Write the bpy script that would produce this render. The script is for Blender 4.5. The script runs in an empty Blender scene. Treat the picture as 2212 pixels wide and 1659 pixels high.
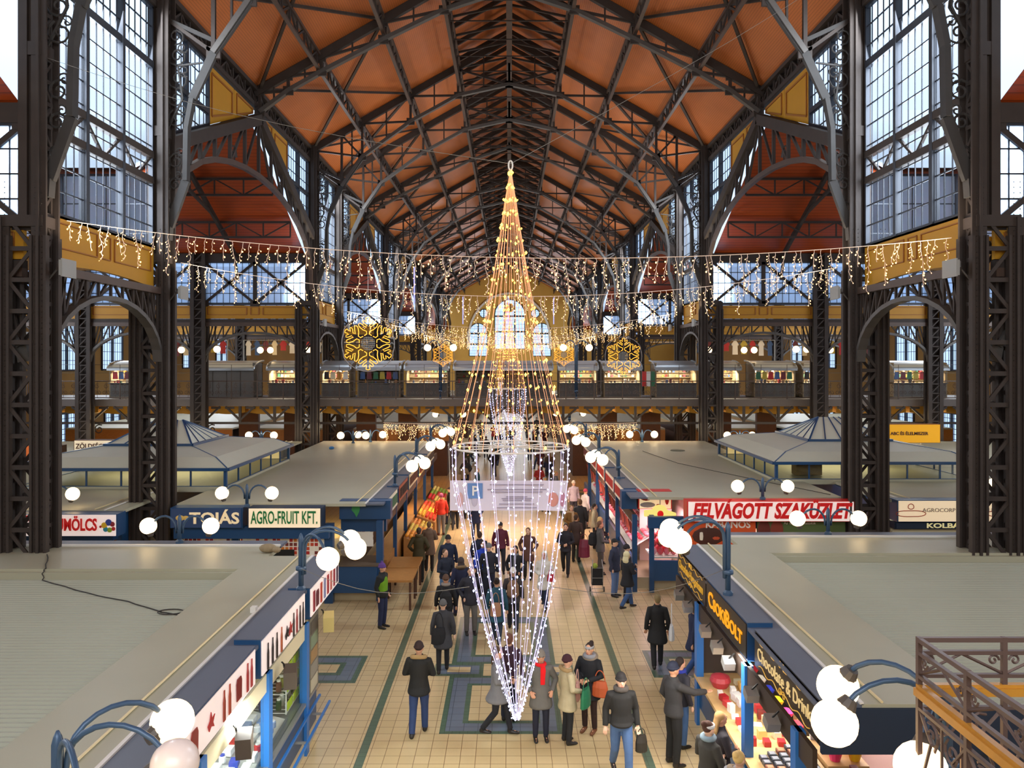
import bpy, math, random
from mathutils import Vector, Matrix
R = random.Random(7)
PI = math.pi
sc = bpy.context.scene
COL = sc.collection
F, CX, CY, EYE = 1660.0, 1100.0, 781.0, 7.2      # camera: focal length in px, principal point, eye height

def PX(px, py, Y):                                # a pixel at real depth Y -> point
    return Vector(((px - CX) * Y / F, Y, EYE - (py - CY) * Y / F))

# ---------------------------------------------------------------- materials
def srgb(r, g, b):
    f = lambda c: (c / 12.92 if c <= .04045 else ((c + .055) / 1.055) ** 2.4)
    return (f(r / 255), f(g / 255), f(b / 255), 1)

MATS = {}
def mat(name, col, rough=.55, metal=0, noise=.0, nscale=6, emit=None, es=0, bump=0, spec=.5, trans=0):
    if name in MATS: return MATS[name]
    m = bpy.data.materials.new(name); m.use_nodes = True
    nt = m.node_tree; b = nt.nodes['Principled BSDF']
    if isinstance(col, str): col = srgb(*[int(col[i:i + 2], 16) for i in (0, 2, 4)])
    b.inputs['Base Color'].default_value = col
    b.inputs['Roughness'].default_value = rough
    b.inputs['Metallic'].default_value = metal
    b.inputs['Specular IOR Level'].default_value = spec
    if noise or bump:
        tc = nt.nodes.new('ShaderNodeTexCoord'); n = nt.nodes.new('ShaderNodeTexNoise')
        n.inputs['Scale'].default_value = nscale; n.inputs['Detail'].default_value = 4
        nt.links.new(tc.outputs['Object'], n.inputs['Vector'])
        if noise:
            mx = nt.nodes.new('ShaderNodeMix'); mx.data_type = 'RGBA'
            mx.inputs[6].default_value = [c * (1 - noise) for c in col[:3]] + [1]
            mx.inputs[7].default_value = [min(1, c * (1 + noise)) for c in col[:3]] + [1]
            nt.links.new(n.outputs['Fac'], mx.inputs[0]); nt.links.new(mx.outputs[2], b.inputs['Base Color'])
        if bump:
            bp = nt.nodes.new('ShaderNodeBump'); bp.inputs['Strength'].default_value = bump
            nt.links.new(n.outputs['Fac'], bp.inputs['Height']); nt.links.new(bp.outputs[0], b.inputs['Normal'])
    if emit is not None:
        if isinstance(emit, str): emit = srgb(*[int(emit[i:i + 2], 16) for i in (0, 2, 4)])
        b.inputs['Emission Color'].default_value = emit; b.inputs['Emission Strength'].default_value = es
    MATS[name] = m
    return m

def glow(name, col, s, sample=False):
    m = mat(name, '000000', emit=col, es=s)
    m.cycles.emission_sampling = 'FRONT' if sample else 'NONE'
    return m

def glassmat(name, tint, mixf, rough=.05, diff=None):
    m = bpy.data.materials.new(name); m.use_nodes = True; nt = m.node_tree
    for n in list(nt.nodes): nt.nodes.remove(n)
    o = nt.nodes.new('ShaderNodeOutputMaterial'); mx = nt.nodes.new('ShaderNodeMixShader')
    t = nt.nodes.new('ShaderNodeBsdfTransparent'); t.inputs[0].default_value = tint
    if diff:
        g = nt.nodes.new('ShaderNodeBsdfTranslucent'); g.inputs[0].default_value = diff
    else:
        g = nt.nodes.new('ShaderNodeBsdfGlossy'); g.inputs['Roughness'].default_value = rough
    mx.inputs[0].default_value = mixf
    nt.links.new(t.outputs[0], mx.inputs[1]); nt.links.new(g.outputs[0], mx.inputs[2]); nt.links.new(mx.outputs[0], o.inputs[0])
    MATS[name] = m
    return m

# ---------------------------------------------------------------- mesh builder
Z = Vector((0, 0, 1))
class MB:
    def __init__(s): s.v, s.f, s.m = [], [], []
    def add(s, vs, fs, mi=0):
        b = len(s.v); s.v += [Vector(p) for p in vs]
        for q in fs: s.f.append([b + i for i in q]); s.m.append(mi)
        return s
    def box(s, c, d, rz=0, mi=0, rx=0):
        x, y, z = d[0] / 2, d[1] / 2, d[2] / 2
        vs = [Vector((i, j, k)) for i in (-x, x) for j in (-y, y) for k in (-z, z)]
        if rx: vs = [Matrix.Rotation(rx, 3, 'X') @ p for p in vs]
        if rz: vs = [Matrix.Rotation(rz, 3, 'Z') @ p for p in vs]
        c = Vector(c)
        return s.add([p + c for p in vs], [(0, 1, 3, 2), (4, 6, 7, 5), (0, 4, 5, 1), (2, 3, 7, 6), (0, 2, 6, 4), (1, 5, 7, 3)], mi)
    def bb(s, x0, x1, y0, y1, z0, z1, mi=0):
        return s.box(((x0 + x1) / 2, (y0 + y1) / 2, (z0 + z1) / 2), (abs(x1 - x0), abs(y1 - y0), abs(z1 - z0)), 0, mi)
    def bar(s, p, q, w, h=None, mi=0, up=None):
        p, q = Vector(p), Vector(q); h = h or w; t = q - p
        if t.length < 1e-6: return s
        t.normalize(); up = Vector(up) if up else Z
        if abs(t.dot(up)) > .98: up = Vector((0, 1, 0))
        a = t.cross(up).normalized() * (w / 2); b = a.cross(t).normalized() * (h / 2)
        vs = [e + i * a + j * b for e in (p, q) for i, j in ((-1, -1), (1, -1), (1, 1), (-1, 1))]
        return s.add(vs, [(0, 1, 2, 3), (7, 6, 5, 4), (0, 4, 5, 1), (1, 5, 6, 2), (2, 6, 7, 3), (3, 7, 4, 0)], mi)
    def path(s, pts, w, h=None, mi=0, up=None):
        for a, b in zip(pts[:-1], pts[1:]): s.bar(a, b, w, h, mi, up)
        return s
    def tube(s, pts, r, n=6, mi=0, closed=False, ell=None):
        pts = [Vector(p) for p in pts]; N = len(pts)
        rs = r if isinstance(r, (list, tuple)) else [r] * N
        b0 = len(s.v); ref = None
        for i, p in enumerate(pts):
            if closed: t = pts[(i + 1) % N] - pts[i - 1]
            else: t = pts[min(i + 1, N - 1)] - pts[max(i - 1, 0)]
            t = t.normalized() if t.length > 1e-9 else Z.copy()
            if ref is None: ref = Vector((1, 0, 0)) if abs(t.x) < .9 else Vector((0, 1, 0))
            a = (ref - t * ref.dot(t)).normalized(); ref = a; b = t.cross(a)
            rr = rs[i]; rx, ry = rr if isinstance(rr, (list, tuple)) else (rr, rr)
            for k in range(n):
                an = 2 * PI * k / n
                s.v.append(p + a * (rx * math.cos(an)) + b * (ry * math.sin(an)))
        for i in range(N if closed else N - 1):
            j = (i + 1) % N
            for k in range(n):
                l = (k + 1) % n
                s.f.append([b0 + i * n + k, b0 + i * n + l, b0 + j * n + l, b0 + j * n + k]); s.m.append(mi)
        if not closed:
            s.f.append([b0 + k for k in range(n)][::-1]); s.m.append(mi)
            s.f.append([b0 + (N - 1) * n + k for k in range(n)]); s.m.append(mi)
        return s
    def sph(s, c, r, nu=12, nv=8, mi=0, sc=(1, 1, 1)):
        c = Vector(c); vs = [c + Vector((0, 0, -r * sc[2]))]; fs = []
        for j in range(1, nv):
            th = -PI / 2 + PI * j / nv
            for i in range(nu):
                a = 2 * PI * i / nu
                vs.append(c + Vector((r * sc[0] * math.cos(th) * math.cos(a), r * sc[1] * math.cos(th) * math.sin(a), r * sc[2] * math.sin(th))))
        vs.append(c + Vector((0, 0, r * sc[2]))); L = len(vs) - 1
        for i in range(nu):
            k = (i + 1) % nu
            fs.append((0, 1 + k, 1 + i)); fs.append((L, L - nu + i, L - nu + k))
            for j in range(nv - 2):
                a = 1 + j * nu
                fs.append((a + i, a + k, a + nu + k, a + nu + i))
        return s.add(vs, fs, mi)
    def oct(s, c, r, h=None, mi=0):
        h = h or r; c = Vector(c)
        return s.add([c + Vector(p) for p in ((r, 0, 0), (0, r, 0), (-r, 0, 0), (0, -r, 0), (0, 0, h), (0, 0, -h))],
                     [(0, 1, 4), (1, 2, 4), (2, 3, 4), (3, 0, 4), (1, 0, 5), (2, 1, 5), (3, 2, 5), (0, 3, 5)], mi)
    def lathe(s, c, prof, n=12, mi=0):
        c = Vector(c); vs = []; fs = []
        for r, z in prof:
            for k in range(n): vs.append(c + Vector((r * math.cos(2 * PI * k / n), r * math.sin(2 * PI * k / n), z)))
        for i in range(len(prof) - 1):
            for k in range(n):
                l = (k + 1) % n; fs.append((i * n + k, i * n + l, (i + 1) * n + l, (i + 1) * n + k))
        fs.append(tuple(range(n))[::-1]); fs.append(tuple((len(prof) - 1) * n + k for k in range(n)))
        return s.add(vs, fs, mi)
    def prism(s, pts, ext, mi=0):
        ext = Vector(ext); n = len(pts); pts = [Vector(p) for p in pts]
        return s.add(pts + [p + ext for p in pts], [tuple(range(n))[::-1], tuple(range(n, 2 * n))] + [(i, (i + 1) % n, n + (i + 1) % n, n + i) for i in range(n)], mi)
    def quad(s, *p, mi=0): return s.add(p, [tuple(range(len(p)))], mi)
    def build(s, name, mats, parent=None, smooth=False, rel=True):
        me = bpy.data.meshes.new(name)
        off = Vector(parent.get('_o', (0, 0, 0))) if (parent is not None and rel) else Vector()
        me.from_pydata([p - off for p in s.v], [], s.f)
        if not isinstance(mats, (list, tuple)): mats = [mats]
        for m in mats: me.materials.append(m)
        if len(mats) > 1: me.polygons.foreach_set('material_index', s.m)
        if smooth: me.polygons.foreach_set('use_smooth', [True] * len(me.polygons))
        me.update()
        o = bpy.data.objects.new(name, me); COL.objects.link(o)
        if parent is not None: o.parent = parent; o['_o'] = tuple(off)
        return o

def empty(name, loc=(0, 0, 0), rz=0):
    o = bpy.data.objects.new(name, None); COL.objects.link(o)
    o.empty_display_size = .1
    o.location = loc; o.rotation_euler = (0, 0, rz); o['_o'] = tuple(loc)
    return o

def tag(o, label, cat, group=None, kind=None):
    if label: o['label'] = label
    if cat: o['category'] = cat
    if group: o['group'] = group
    if kind: o['kind'] = kind
    return o
def struct(o): o['kind'] = 'structure'; return o

KIDS = {}
def kids(o):
    return [c for c in COL.objects if c.parent == o]
def tree(o):                       # children lists of a prototype, read once
    if o.name not in KIDS: KIDS[o.name] = [(c, tree(c)) for c in kids(o)]
    return KIDS[o.name]
def _cp(c, sub, parent):
    d = c.copy(); COL.objects.link(d); d.parent = parent
    for e, s2 in sub: _cp(e, s2, d)
    return d
def dup(root, loc, rz=None, label=None, scale=None, group=None):
    k = tree(root); r = root.copy(); COL.objects.link(r); r.location = loc
    if rz is not None: r.rotation_euler = (0, 0, rz)
    if scale: r.scale = (scale,) * 3 if not isinstance(scale, (tuple, list)) else scale
    if label: r['label'] = label
    if group: r['group'] = group
    for c, s2 in k: _cp(c, s2, r)
    return r

def text(name, body, size, loc, rot, m, parent=None, ext=.01, align='CENTER', width=None, bold=0, shear=0, caps=False):
    cu = bpy.data.curves.new(name, 'FONT'); cu.body = body; cu.size = size; cu.extrude = ext
    cu.align_x = align; cu.align_y = 'CENTER'; cu.offset = bold; cu.shear = shear; cu.resolution_u = 3
    if caps:
        for q in cu.body_format: q.use_small_caps = True
    tmp = bpy.data.objects.new('tmp', cu); COL.objects.link(tmp); bpy.context.view_layer.update()
    me = bpy.data.meshes.new_from_object(tmp.evaluated_get(bpy.context.evaluated_depsgraph_get())); me.name = name
    bpy.data.objects.remove(tmp); bpy.data.curves.remove(cu)
    me.materials.clear(); me.materials.append(m)
    if width:
        xs = [v.co.x for v in me.vertices]; w = max(xs) - min(xs)
        for v in me.vertices: v.co.x *= width / w
    o = bpy.data.objects.new(name, me); COL.objects.link(o)
    off = Vector(parent.get('_o', (0, 0, 0))) if parent else Vector()
    o.location = Vector(loc) - off; o.rotation_euler = rot
    if parent: o.parent = parent
    return o
FACE_CAM = (PI / 2, 0, 0)                 # text reads from -Y
FACE_PX = (PI / 2, 0, PI / 2)             # text on a face looking to +X
FACE_NX = (PI / 2, 0, -PI / 2)            # text on a face looking to -X

def arc(c, r, a0, a1, n, ax='YZ', rz=None):
    out = []; rz = rz or r
    for i in range(n + 1):
        a = a0 + (a1 - a0) * i / n; u, w = r * math.cos(a), rz * math.sin(a)
        out.append(Vector(c) + (Vector((0, u, w)) if ax == 'YZ' else Vector((u, 0, w)) if ax == 'XZ' else Vector((u, w, 0))))
    return out

def scroll(mb, c, r, turn=1.6, dirn=1, a0=0, ax='XZ', t=.012, n=14, mi=0):
    c = Vector(c); pts = []
    for i in range(n + 1):
        k = i / n; a = a0 + dirn * turn * 2 * PI * k; q = r * (1 - .8 * k)
        u, w = q * math.cos(a), q * math.sin(a)
        pts.append(c + (Vector((u, 0, w)) if ax == 'XZ' else Vector((0, u, w))))
    mb.tube(pts, t, 4, mi)
    return pts[0]

# ---------------------------------------------------------------- camera
cam = bpy.data.cameras.new('camera'); co = bpy.data.objects.new('camera', cam); COL.objects.link(co)
co.location = (0, 0, EYE); co.rotation_euler = (PI / 2, 0, 0)
cam.sensor_width = 36; cam.sensor_fit = 'HORIZONTAL'; cam.lens = 36 * F / 2212
cam.shift_x = (1106 - CX) / 2212; cam.shift_y = -(829.5 - CY) / 2212
cam.clip_end = 600; cam.clip_start = .05
sc.camera = co
sc.view_settings.view_transform = 'Standard'; sc.view_settings.look = 'None'
sc.view_settings.gamma = 1; sc.view_settings.exposure = 0; sc.view_settings.use_curve_mapping = False
cy = sc.cycles
cy.max_bounces = 5; cy.diffuse_bounces = 3; cy.glossy_bounces = 2; cy.transmission_bounces = 2; cy.transparent_max_bounces = 12
cy.caustics_reflective = False; cy.caustics_refractive = False; cy.sample_clamp_indirect = 4
cy.use_denoising = True; cy.use_adaptive_sampling = True; cy.adaptive_threshold = .02

# ---------------------------------------------------------------- palette
IRON = mat('iron dark', '38302c', .62, .1, .25, 3, spec=.3)
IRONS = mat('iron strut', '3c3a39', .65, 0, .2, 3, spec=.2)
IRONG = mat('iron grey', '4e4a47', .5, .2, .2, 3)
IRONB = mat('iron brown', '4a3a32', .5, .2, .2, 3)
IRONW = mat('window iron', '2b2f38', .5, .2)
YEL = mat('ochre paint', 'b27e0e', .6, 0, .08, 1.5)
YELD = mat('ochre trim', '8f5512', .6)
OCH = mat('ochre plaster', 'caa252', .8, 0, .1, .6)
BEIGE = mat('roof sheet', 'a6a48e', .45, 0, .08, .8)
CORR = mat('corrugated sheet', 'a2a595', .5, 0, .07, .7)
WHITE = mat('white paint', 'd8d6d0', .5)
CREAM = mat('cream panel', 'd9cdaa', .6)
BLUE = mat('blue enamel', '1f466f', .35, 0, .06, 2)
BLUET = mat('blue canopy top', '59606f', .45, 0, .08, 1.2)
BLUEB = mat('bright blue enamel', '2b6cb4', .35)
NAVY = mat('navy', '16283f', .6)
STEEL = mat('steel', '9a9c9c', .35, .6)
BLACK = mat('black', '141414', .5)
DARKB = mat('dark brown board', '33261e', .5)
WOOD = mat('wood', 'a8743a', .55, 0, .2, 8)
WOODD = mat('dark wood', '4c2c18', .6, 0, .2, 5)
LAMPB = mat('lamp blue', '3b5470', .4, .2)
GOLD = mat('gold letter', 'e0b23a', .4, emit='e0a82a', es=.25)
RED = mat('red', 'c22420', .5)
GLASS = glassmat('clear glass', (.93, .96, .95, 1), .06)
WGLASS = glassmat('wired glass', (.9, .95, 1, 1), .04, .15)
FROST = glassmat('frosted glass', (.7, .84, 1, 1), .8, diff=(.52, .7, 1, 1))
# ================================================================ hall shell
XI, XW = 10.4, 10.75                       # column face, wall plane
ROWS = [17.3, 23.4, 41.3, 47.4, 65.3, 71.4, 89.3, 95.4, 113.3, 119.4]
MIDS = [32.35, 56.35, 80.35, 104.35, 128.4]
Y0, Y1 = -8.0, 139.0
ZE = 18.75                                 # eave
ztop = lambda x: ZE + .568 * (10.6 - abs(x))

IRONCATS = ('iron girder', 'iron purlin', 'roof truss', 'iron column', 'iron brace', 'iron beam', 'iron frame')
_tag = tag
def tag(o, label, cat, group=None, kind=None): return _tag(o, label, cat, group, 'structure' if cat in IRONCATS else kind)
# ---- floor
def tile_mat(name, c1, c2, grout, size=.277):
    m = bpy.data.materials.new(name); m.use_nodes = True; nt = m.node_tree; b = nt.nodes['Principled BSDF']
    tc = nt.nodes.new('ShaderNodeTexCoord'); br = nt.nodes.new('ShaderNodeTexBrick')
    mp = nt.nodes.new('ShaderNodeMapping'); mp.inputs['Location'].default_value = (.06, .1, 0)
    nt.links.new(tc.outputs['Object'], mp.inputs[0]); nt.links.new(mp.outputs[0], br.inputs['Vector'])
    br.offset = 0; br.squash = 1
    br.inputs['Scale'].default_value = 1; br.inputs['Brick Width'].default_value = size; br.inputs['Row Height'].default_value = size
    br.inputs['Mortar Size'].default_value = .006; br.inputs['Mortar Smooth'].default_value = .2
    br.inputs['Color1'].default_value = c1; br.inputs['Color2'].default_value = c2; br.inputs['Mortar'].default_value = grout
    nt.links.new(br.outputs['Color'], b.inputs['Base Color'])
    b.inputs['Roughness'].default_value = .28; b.inputs['Specular IOR Level'].default_value = .45
    MATS[name] = m; return m
T_B = tile_mat('beige tile', srgb(207, 184, 140), srgb(199, 176, 131), srgb(124, 98, 66))
T_G = tile_mat('green tile', srgb(86, 108, 88), srgb(80, 102, 84), srgb(66, 80, 66), .15)
T_U = tile_mat('blue tile', srgb(108, 118, 130), srgb(102, 112, 126), srgb(70, 76, 84))
mb = MB(); mb.quad((-32, Y0, 0), (32, Y0, 0), (32, 142, 0), (-32, 142, 0))
def flat(x0, x1, y0, y1, mi, z=.003): mb.quad((x0, y0, z), (x1, y0, z), (x1, y1, z), (x0, y1, z), mi=mi)
flat(-2.77, -2.61, 4, 120, 1); flat(2.44, 2.60, 4, 120, 1)
def ringf(x0, x1, y0, y1, w1, w2):                 # nested rectangles: green, blue, green, beige core
    flat(x0, x1, y0, y1, 1, .003); flat(x0 + w1, x1 - w1, y0 + w1, y1 - w1, 2, .005)
    a = w1 + w2; flat(x0 + a, x1 - a, y0 + a, y1 - a, 1, .007); a += w1; flat(x0 + a, x1 - a, y0 + a, y1 - a, 0, .009)
for yy in (14.85, 38.9, 62.9):
    ringf(-1.36, 1.05, yy, yy + 2.75, .11, .32); ringf(-1.37, 1.1, yy + 3.45, yy + 6.8, .11, .32)
    for x0, x1 in ((-1.75, -.6), (.4, 1.5)): flat(x0, x1, yy + 2.75, yy + 3.45, 1, .003); flat(x0 + .1, x1 - .1, yy + 2.85, yy + 3.35, 2, .005); flat((x0 + x1) / 2 - .27, (x0 + x1) / 2 + .27, yy + 2.95, yy + 3.25, 0, .007)
    ringf(-6.2, -3.45, yy + 2.35, yy + 3.95, .13, .3); ringf(3.3, 6.2, yy + 2.65, yy + 4.3, .13, .3)
struct(mb.build('floor', [T_B, T_G, T_U]))

# ---- nave ceiling (boarded slopes with raised ridge)
def plank_mat(name, c1, c2, freq, axis):
    m = bpy.data.materials.new(name); m.use_nodes = True; nt = m.node_tree; b = nt.nodes['Principled BSDF']
    tc = nt.nodes.new('ShaderNodeTexCoord'); sp = nt.nodes.new('ShaderNodeSeparateXYZ'); nt.links.new(tc.outputs['Object'], sp.inputs[0])
    mul = nt.nodes.new('ShaderNodeMath'); mul.operation = 'MULTIPLY'; mul.inputs[1].default_value = freq
    nt.links.new(sp.outputs[axis], mul.inputs[0])
    fr = nt.nodes.new('ShaderNodeMath'); fr.operation = 'FRACT'; nt.links.new(mul.outputs[0], fr.inputs[0])
    rp = nt.nodes.new('ShaderNodeValToRGB'); e = rp.color_ramp.elements
    e[0].position = .0; e[0].color = [c * .45 for c in c1[:3]] + [1]; e[1].position = .3; e[1].color = c1
    nt.links.new(fr.outputs[0], rp.inputs[0])
    n = nt.nodes.new('ShaderNodeTexNoise'); n.inputs['Scale'].default_value = .9; nt.links.new(tc.outputs['Object'], n.inputs['Vector'])
    mx = nt.nodes.new('ShaderNodeMix'); mx.data_type = 'RGBA'; mx.blend_type = 'MULTIPLY'; mx.inputs[0].default_value = 1
    r2 = nt.nodes.new('ShaderNodeValToRGB'); r2.color_ramp.elements[0].color = c2; r2.color_ramp.elements[1].color = (1, 1, 1, 1)
    nt.links.new(n.outputs['Fac'], r2.inputs[0]); nt.links.new(rp.outputs[0], mx.inputs[6]); nt.links.new(r2.outputs[0], mx.inputs[7])
    nt.links.new(mx.outputs[2], b.inputs['Base Color']); b.inputs['Roughness'].default_value = .42
    MATS[name] = m; return m
PLANK = plank_mat('boarded ceiling', srgb(184, 104, 52), (.72, .68, .6, 1), 12.5, 0)
PLANK2 = plank_mat('side boarded ceiling', srgb(158, 64, 18), (.75, .68, .62, 1), 5.0, 1)
mb = MB(); ya, yb = 12, 140
for s in (-1, 1):
    mb.quad((s * 11.3, ya, ZE - .35), (s * 11.3, yb, ZE - .35), (s * 2.7, yb, ztop(2.7)), (s * 2.7, ya, ztop(2.7)))
    mb.quad((s * 2.7, ya, ztop(2.7)), (s * 2.7, yb, ztop(2.7)), (s * 2.7, yb, ztop(2.7) + .7), (s * 2.7, ya, ztop(2.7) + .7))
    mb.quad((s * 2.7, ya, ztop(2.7) + .7), (s * 2.7, yb, ztop(2.7) + .7), (0, yb, ztop(0) + .7), (0, ya, ztop(0) + .7))
mb.quad((-11.3, ya, ZE - .35), (11.3, ya, ZE - .35), (0, ya, 26))
struct(mb.build('ceiling', PLANK))
mb = MB(); mb.quad((-11.3, Y0, 18.4), (11.3, Y0, 18.4), (11.3, ya, 18.4), (-11.3, ya, 18.4)); struct(mb.build('ceiling', PLANK))
mb = MB(); mb.bb(-32, 32, Y0 - .3, Y0, 0, 26); struct(mb.build('wall_front', OCH))

ROOFM = mat('zinc roof', 'd4e4f6', .6, 0, .1, .5)
mb = MB()
for s in (-1, 1):
    for a, b in ((-.6, 17.3), (23.4, 41.3), (47.4, 65.3), (71.4, 89.3), (95.4, 113.3)):
        m = (a + b) / 2; x0, x1 = s * 11.2, s * 32
        mb.quad((x0, a - .4, 13.0), (x1, a - .4, 13.0), (x1, m, 17.8), (x0, m, 17.8)); mb.quad((x0, m, 17.8), (x1, m, 17.8), (x1, b + .4, 13.0), (x0, b + .4, 13.0))
    for k in range(0, 10, 2): mb.bb(s * 11.2, s * 32, ROWS[k] + .4, ROWS[k + 1] - .4, 10.06, 10.1)
    mb.quad((s * 11.5, ya, ZE - .2), (s * 11.5, yb, ZE - .2), (s * 2.8, yb, ztop(2.7) + .3), (s * 2.8, ya, ztop(2.7) + .3))
    mb.quad((s * 2.8, ya, ztop(2.7) + .95), (s * 2.8, yb, ztop(2.7) + .95), (0, yb, ztop(0) + .95), (0, ya, ztop(0) + .95))
    mb.quad((s * 11.5, Y0, 18.6), (s * 11.5, ya, 18.6), (0, ya, 18.6), (0, Y0, 18.6))
struct(mb.build('roof', ROOFM))

# ---- windows: glazing polygon in a plane, bars clipped to it
WN = [0]
def window(poly, ax, pos, nmaj, nmin, hrows, bars=(), thick=.16, truss=None, xb=None, gm=None):
    """poly: list of (u,z) convex; ax 'X': plane X=pos, u=Y; ax 'Y': plane Y=pos, u=X"""
    WN[0] += 1
    P = (lambda u, z, o=0: Vector((pos + o, u, z))) if ax == 'X' else (lambda u, z, o=0: Vector((u, pos + o, z)))
    us = [p[0] for p in poly]; zs = [p[1] for p in poly]; u0, u1, z0, z1 = min(us), max(us), min(zs), max(zs)
    def clipv(u):
        c = []
        for (a, b), (c2, d) in zip(poly, poly[1:] + poly[:1]):
            if (a - u) * (c2 - u) <= 0 and a != c2: c.append(b + (d - b) * (u - a) / (c2 - a))
        return (min(c), max(c)) if len(c) > 1 else None
    def cliph(z):
        c = []
        for (a, b), (c2, d) in zip(poly, poly[1:] + poly[:1]):
            if (b - z) * (d - z) <= 0 and b != d: c.append(a + (c2 - a) * (z - b) / (d - b))
        return (min(c), max(c)) if len(c) > 1 else None
    w = empty('window_%d' % WN[0], P((u0 + u1) / 2, z0)); struct(w)
    g = MB(); g.quad(*[P(u, z) for u, z in poly]); g.build('glass', gm or WGLASS, w)
    fr = MB()
    n = len(poly)
    for i in range(n): fr.bar(P(*poly[i]), P(*poly[(i + 1) % n]), .12, .12)
    for i in range(1, nmaj):
        u = u0 + (u1 - u0) * i / nmaj; r = clipv(u)
        if r: fr.bar(P(u, r[0]), P(u, r[1]), thick, .14)
    for z in bars:
        r = cliph(z)
        if r: fr.bar(P(r[0], z), P(r[1], z), .14, thick * 1.1)
    fr.build('frame', IRONW, w)
    mu = MB()
    for i in range(1, nmin):
        u = u0 + (u1 - u0) * i / nmin; r = clipv(u)
        if r and r[1] - r[0] > .05: mu.bar(P(u, r[0]), P(u, r[1]), .025, .03)
    for i in range(1, hrows):
        z = z0 + (z1 - z0) * i / hrows; r = cliph(z)
        if r and r[1] - r[0] > .05: mu.bar(P(r[0], z), P(r[1], z), .03, .035)
    mu.build('muntins', IRONW, w)
    if truss or xb:
        tb = MB()
        if truss:
            za, zb2 = truss; m = 6
            for z in truss: tb.bar(P(u0, z, .0), P(u1, z, 0), .18, .2)
            for i in range(m):
                a, b = u0 + (u1 - u0) * i / m, u0 + (u1 - u0) * (i + 1) / m
                tb.bar(P(a, za if i % 2 else zb2), P(b, zb2 if i % 2 else za), .07, .07)
        if xb:
            mid = (u0 + u1) / 2
            for a, b in ((u0, mid), (mid, u1)):
                tb.bar(P(a, z0), P(b, z1), .13, .13); tb.bar(P(a, z1), P(b, z0), .13, .13)
            tb.bar(P(mid, z0), P(mid, z1), .2, .16)
            for a in (u0, mid, u1):
                for z in (z0, z1): tb.box(P(a, z), (.5, .16, .3) if ax == 'Y' else (.16, .5, .3))
        tb.build('bracing', IRON, w)
    return w

def holed(name, ax, pos, outer, holes, m):
    import bmesh
    bm = bmesh.new(); P = (lambda u, z: Vector((pos, u, z))) if ax == 'X' else (lambda u, z: Vector((u, pos, z)))
    es = []
    for poly in [outer] + holes:
        vs = [bm.verts.new(P(*q)) for q in poly]
        es += [bm.edges.new((vs[i], vs[(i + 1) % len(vs)])) for i in range(len(vs))]
    bmesh.ops.triangle_fill(bm, use_beauty=True, use_dissolve=False, edges=es)
    me = bpy.data.meshes.new(name); bm.to_mesh(me); bm.free(); me.materials.append(m)
    o = bpy.data.objects.new(name, me); COL.objects.link(o); return struct(o)

TN = [0]
def ypanel(ax, pos, u0, u1, z0, z1, nrm, arch=0):
    """ochre panelled band with painted frames; nrm = side it faces"""
    TN[0] += 1
    P = (lambda u, z, o=0: Vector((pos + o * nrm, u, z))) if ax == 'X' else (lambda u, z, o=0: Vector((u, pos + o * nrm, z)))
    t = empty('trim_%d' % TN[0], P((u0 + u1) / 2, z0)); struct(t)
    mb = MB(); n = 8
    ext = P(0, 0, -.12) - P(0, 0, 0)
    low = [(u0 + (u1 - u0) * i / n, z0 + arch * math.sin(PI * i / n)) for i in range(n + 1)]
    mb.prism([P(u, z, .06) for u, z in low] + [P(u1, z1, .06), P(u0, z1, .06)], ext); mb.build('panel', YEL, t)
    fr = MB(); L = u1 - u0; zz0, zz1 = z0 + arch + (z1 - z0 - arch) * .3, z1 - (z1 - z0) * .14
    for a, b in ((.04, .42), (.46, .54), (.58, .96)):
        q = [(u0 + L * a, zz0), (u0 + L * b, zz0), (u0 + L * b, zz1), (u0 + L * a, zz1)]
        for i in range(4): fr.bar(P(*q[i], .065), P(*q[(i + 1) % 4], .065), .06, .03)
    fr.build('moulding', YELD, t)
    return t

def arch_girder(ax, pos, u0, u1, zt, zs, label, small=False):
    """arched lattice girder under a band: top chord zt, springing zs"""
    P = (lambda u, z: Vector((pos, u, z))) if ax == 'X' else (lambda u, z: Vector((u, pos, z)))
    t = empty('arched_girder', P((u0 + u1) / 2, zs)); tag(t, label, 'iron girder', 'arched iron girders')
    mb = MB(); mb.bar(P(u0, zt - .1), P(u1, zt - .1), .22, .2); mb.build('top_chord', IRONB, t)
    n = 14; rise = zt - zs - .55; mid = (u0 + u1) / 2; h = (u1 - u0) / 2
    ap = [P(mid - h * math.cos(PI * i / n), zs + rise * math.sin(PI * i / n)) for i in range(n + 1)]
    mb = MB(); mb.path(ap, .26, .12); mb.build('arch_rib', IRONG, t)
    mb = MB()
    for i in range(1, n):
        p = ap[i]; u = p.y if ax == 'X' else p.x
        mb.bar(p, P(u, zt - .2), .06, .06)
        if i < n / 2: mb.bar(p, P(u + (u1 - u0) / n, zt - .2), .06, .06)
        elif i > n / 2: mb.bar(p, P(u - (u1 - u0) / n, zt - .2), .06, .06)
    mb.build('web', IRON, t)
    return t

def lattice(mb, p, q, h, n, w=.06, up=Z, post=True):
    p, q, up = Vector(p), Vector(q), Vector(up) * h
    for i in range(n):
        a, b = p.lerp(q, i / n), p.lerp(q, (i + 1) / n)
        if post: mb.bar(a, a + up, w, w)
        if i % 2: mb.bar(a, b + up, w, w)
        else: mb.bar(a + up, b, w, w)

SIDE = {-1: 'left', 1: 'right'}
ORD = ['nearest', 'second', 'third', 'fourth', 'fifth', 'sixth', 'seventh', 'eighth', 'ninth', 'tenth', 'eleventh', 'twelfth']
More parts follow.
